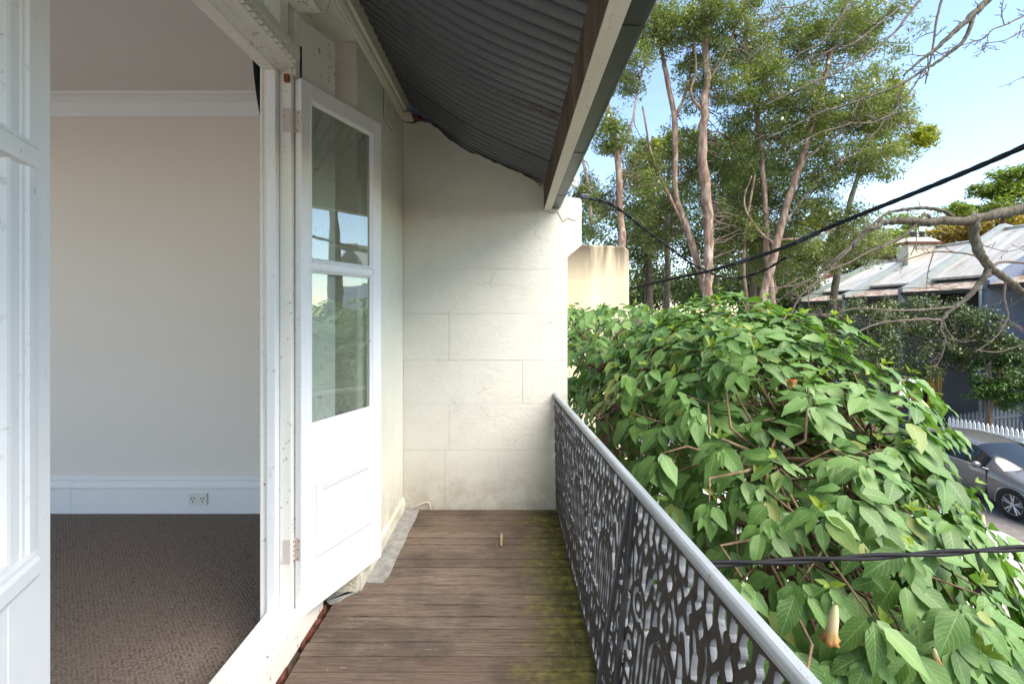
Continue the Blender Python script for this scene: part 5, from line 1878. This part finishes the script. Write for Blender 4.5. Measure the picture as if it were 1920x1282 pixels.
def limb(px, d, r0, r1, n=8, sub=5, twigs=0, tl=.3, name='branch', dz=0.0):
    m = MB()
    pts = [P(x, y, d + dz * i / max(1, len(px) - 1)) for i, (x, y) in enumerate(px)]
    q = smooth_path(pts, sub)
    q = [a + Vector((rnd.gauss(0, r0 * .09), rnd.gauss(0, r0 * .09), rnd.gauss(0, r0 * .09))) for a in q]
    nn = len(q)
    m.tube(q, [.85 * (r0 + (r1 - r0) * i / (nn - 1)) * rnd.uniform(.93, 1.07) for i in range(nn)], n)
    m.build(name, 'greybark' if r0 > .03 else 'twig', bt, True)
    for _ in range(twigs):
        i = rnd.randrange(nn // 5, nn - 1)
        a = q[i]; t = (q[i + 1] - q[i]).normalized()
        dv = (t * .8 + Vector((rnd.gauss(0, .6), rnd.gauss(0, .6), rnd.gauss(-.05, .6)))).normalized()
        L_ = tl * rnd.uniform(.4, 1.2)
        p = [a]
        for s_ in range(3):
            dv = (dv + Vector((rnd.gauss(0, .3), rnd.gauss(0, .3), rnd.gauss(.05, .3)))).normalized()
            p.append(p[-1] + dv * L_ / 3)
        TW.tube(p, [min(r1, .009) * k_ for k_ in (1.0, .8, .6, .45)], 5)
        for b_ in (1, 2):
            dv2 = (dv + Vector((rnd.gauss(0, .7), rnd.gauss(0, .7), rnd.gauss(0, .7)))).normalized()
            TW.tube([p[b_], p[b_] + dv2 * L_ * .25, p[b_] + dv2 * L_ * .4 + Vector((0, 0, .02))], [.004, .0035, .0025], 4)


TW = MB()
D = 7.0
limb([(2210, 350), (2060, 368), (1990, 378), (1920, 391), (1840, 408), (1780, 414), (1690, 413), (1655, 420), (1622, 436), (1597, 462)], D, .135, .030, 12, name='limb')
limb([(1597, 462), (1568, 492), (1540, 522), (1500, 556), (1475, 610), (1462, 650)], D, .026, .010, twigs=10)
limb([(1830, 410), (1826, 435), (1832, 460), (1838, 480), (1856, 502)], D, .082, .068, 12, name='limb')
limb([(1856, 502), (1880, 518), (1905, 538), (1935, 565), (1990, 600)], D, .062, .05, 10, name='limb')
limb([(1854, 500), (1846, 518), (1830, 540), (1808, 564), (1786, 578), (1765, 600)], D, .056, .030, 10, name='limb')
limb([(1790, 575), (1750, 579), (1695, 582), (1646, 580), (1600, 579), (1550, 590), (1505, 588)], D, .020, .007, twigs=8)
limb([(1765, 600), (1730, 598), (1695, 601), (1660, 604), (1625, 614), (1590, 634), (1560, 656), (1530, 672)], D, .022, .007, twigs=10)
limb([(1766, 598), (1764, 618), (1772, 632), (1768, 660), (1760, 678), (1751, 694)], D, .016, .006, twigs=7, tl=.25)
limb([(1768, 600), (1780, 625), (1800, 640), (1830, 638)], D, .012, .005, twigs=5, tl=.2)
limb([(1790, 408), (1768, 396), (1735, 390), (1690, 394), (1660, 402), (1625, 432), (1590, 464), (1555, 496), (1520, 524), (1485, 545), (1450, 572)], D, .036, .009, twigs=10)
limb([(1745, 412), (1737, 402), (1716, 422), (1690, 445), (1660, 460), (1625, 474), (1597, 490), (1560, 505), (1525, 520), (1490, 535), (1440, 540)], D, .026, .008, twigs=12)
limb([(1716, 412), (1718, 432), (1717, 455), (1708, 478)], D, .014, .007, twigs=3, tl=.15)
limb([(1840, 482), (1800, 474), (1751, 472), (1715, 482), (1690, 490), (1660, 488), (1625, 492)], D, .018, .006, twigs=12, tl=.25)
limb([(1751, 472), (1742, 500), (1739, 516), (1737, 542)], D, .010, .005, twigs=3, tl=.15)
limb([(1660, 462), (1640, 476), (1628, 500)], D, .010, .005, twigs=3, tl=.15)
limb([(1860, 500), (1875, 492), (1900, 491), (1935, 494), (1980, 490)], D, .026, .02, 8)
limb([(1888, 520), (1884, 540), (1883, 560), (1890, 590), (1885, 605), (1870, 628), (1850, 645), (1828, 660)], D, .020, .006, twigs=9, tl=.25)
limb([(1890, 600), (1920, 620), (1960, 640)], D, .010, .006, twigs=3, tl=.2)
limb([(1828, 655), (1870, 660), (1905, 650), (1945, 645)], D, .008, .006, twigs=4, tl=.2)
limb([(1960, 440), (1900, 470), (1860, 465), (1830, 455)], D, .010, .005, twigs=6, tl=.2)
# high branches against the sky
U = 6.4
limb([(2190, -250), (2050, -160), (1930, -70), (1853, 0), (1813, 38), (1779, 70), (1752, 94), (1720, 118), (1695, 142)], U, .075, .014, 9, name='limb', twigs=10)
limb([(1826, 28), (1816, 60), (1800, 84), (1779, 100), (1755, 118), (1732, 131), (1692, 157), (1640, 178), (1590, 196), (1541, 210), (1490, 236), (1433, 262)], U, .034, .007, twigs=18)
limb([(1700, 150), (1685, 180), (1680, 205), (1668, 216), (1635, 230), (1601, 231), (1570, 240), (1541, 248), (1500, 268), (1470, 290)], U, .016, .006, twigs=14)
limb([(1732, 131), (1715, 160), (1694, 188), (1670, 215), (1640, 250), (1610, 285), (1570, 300)], U, .013, .005, twigs=8)
limb([(1668, 216), (1675, 232), (1700, 238), (1716, 222)], U, .011, .006, twigs=4)
limb([(1790, -60), (1766, 0), (1756, 40), (1749, 90), (1741, 130), (1735, 157)], U, .022, .010, twigs=4)
limb([(1800, -90), (1725, 0), (1700, 32), (1678, 60), (1640, 92), (1608, 114), (1560, 140), (1517, 158), (1470, 180), (1433, 198)], U, .024, .006, twigs=14)
limb([(1740, -60), (1690, 10), (1641, 50), (1600, 82), (1560, 92), (1520, 120)], U, .016, .005, twigs=10)
limb([(1640, -70), (1600, 0), (1570, 40), (1540, 80), (1500, 100), (1470, 130)], U, .014, .005, twigs=8)
limb([(1480, -50), (1460, 10), (1440, 40), (1415, 20), (1400, 0)], U, .012, .006, twigs=5)
limb([(1560, -30), (1500, 10), (1455, 18), (1449, 45), (1430, 85), (1400, 115)], U, .012, .005, twigs=8)
limb([(2040, -30), (1960, 18), (1920, 30), (1883, 48), (1862, 55), (1845, 72), (1829, 77), (1803, 85), (1770, 92)], U, .016, .006, twigs=14, tl=.22)
limb([(2030, 20), (1960, 40), (1920, 57), (1900, 68), (1880, 77), (1850, 82), (1846, 90), (1826, 100)], U, .014, .005, twigs=14, tl=.2)
limb([(1883, 48), (1878, 20), (1884, -10)], U, .008, .005, twigs=5, tl=.15)
limb([(2050, 100), (1960, 130), (1920, 144), (1895, 156), (1870, 166)], U, .010, .004, twigs=4, tl=.12)
tag(TW.build('twigs', 'twig', bt, True), kind='stuff')

# ------------------------------------------------------------------ put every thing's origin at its foot and lift the scene
bpy.context.view_layer.update()
for o in list(COL.objects):
    if o.parent or o.type in ('CAMERA', 'LIGHT'):
        continue
    if o.location.length < 1e-6:
        kids = [c for c in o.children_recursive if c.type == 'MESH'] + ([o] if o.type == 'MESH' else [])
        pts = []
        for k in kids:
            mw = k.matrix_world
            bb = [mw @ Vector(c) for c in k.bound_box]
            pts += bb
        if pts:
            lo = Vector((min(p.x for p in pts), min(p.y for p in pts), min(p.z for p in pts)))
            hi = Vector((max(p.x for p in pts), max(p.y for p in pts), max(p.z for p in pts)))
            c = Vector(((lo.x + hi.x) / 2, (lo.y + hi.y) / 2, lo.z))
            if o.type == 'MESH':
                o.data.transform(Matrix.Translation(-c))
            for k in o.children:
                k.location = k.location - c
            o.location = c
    o.location.z += EYE
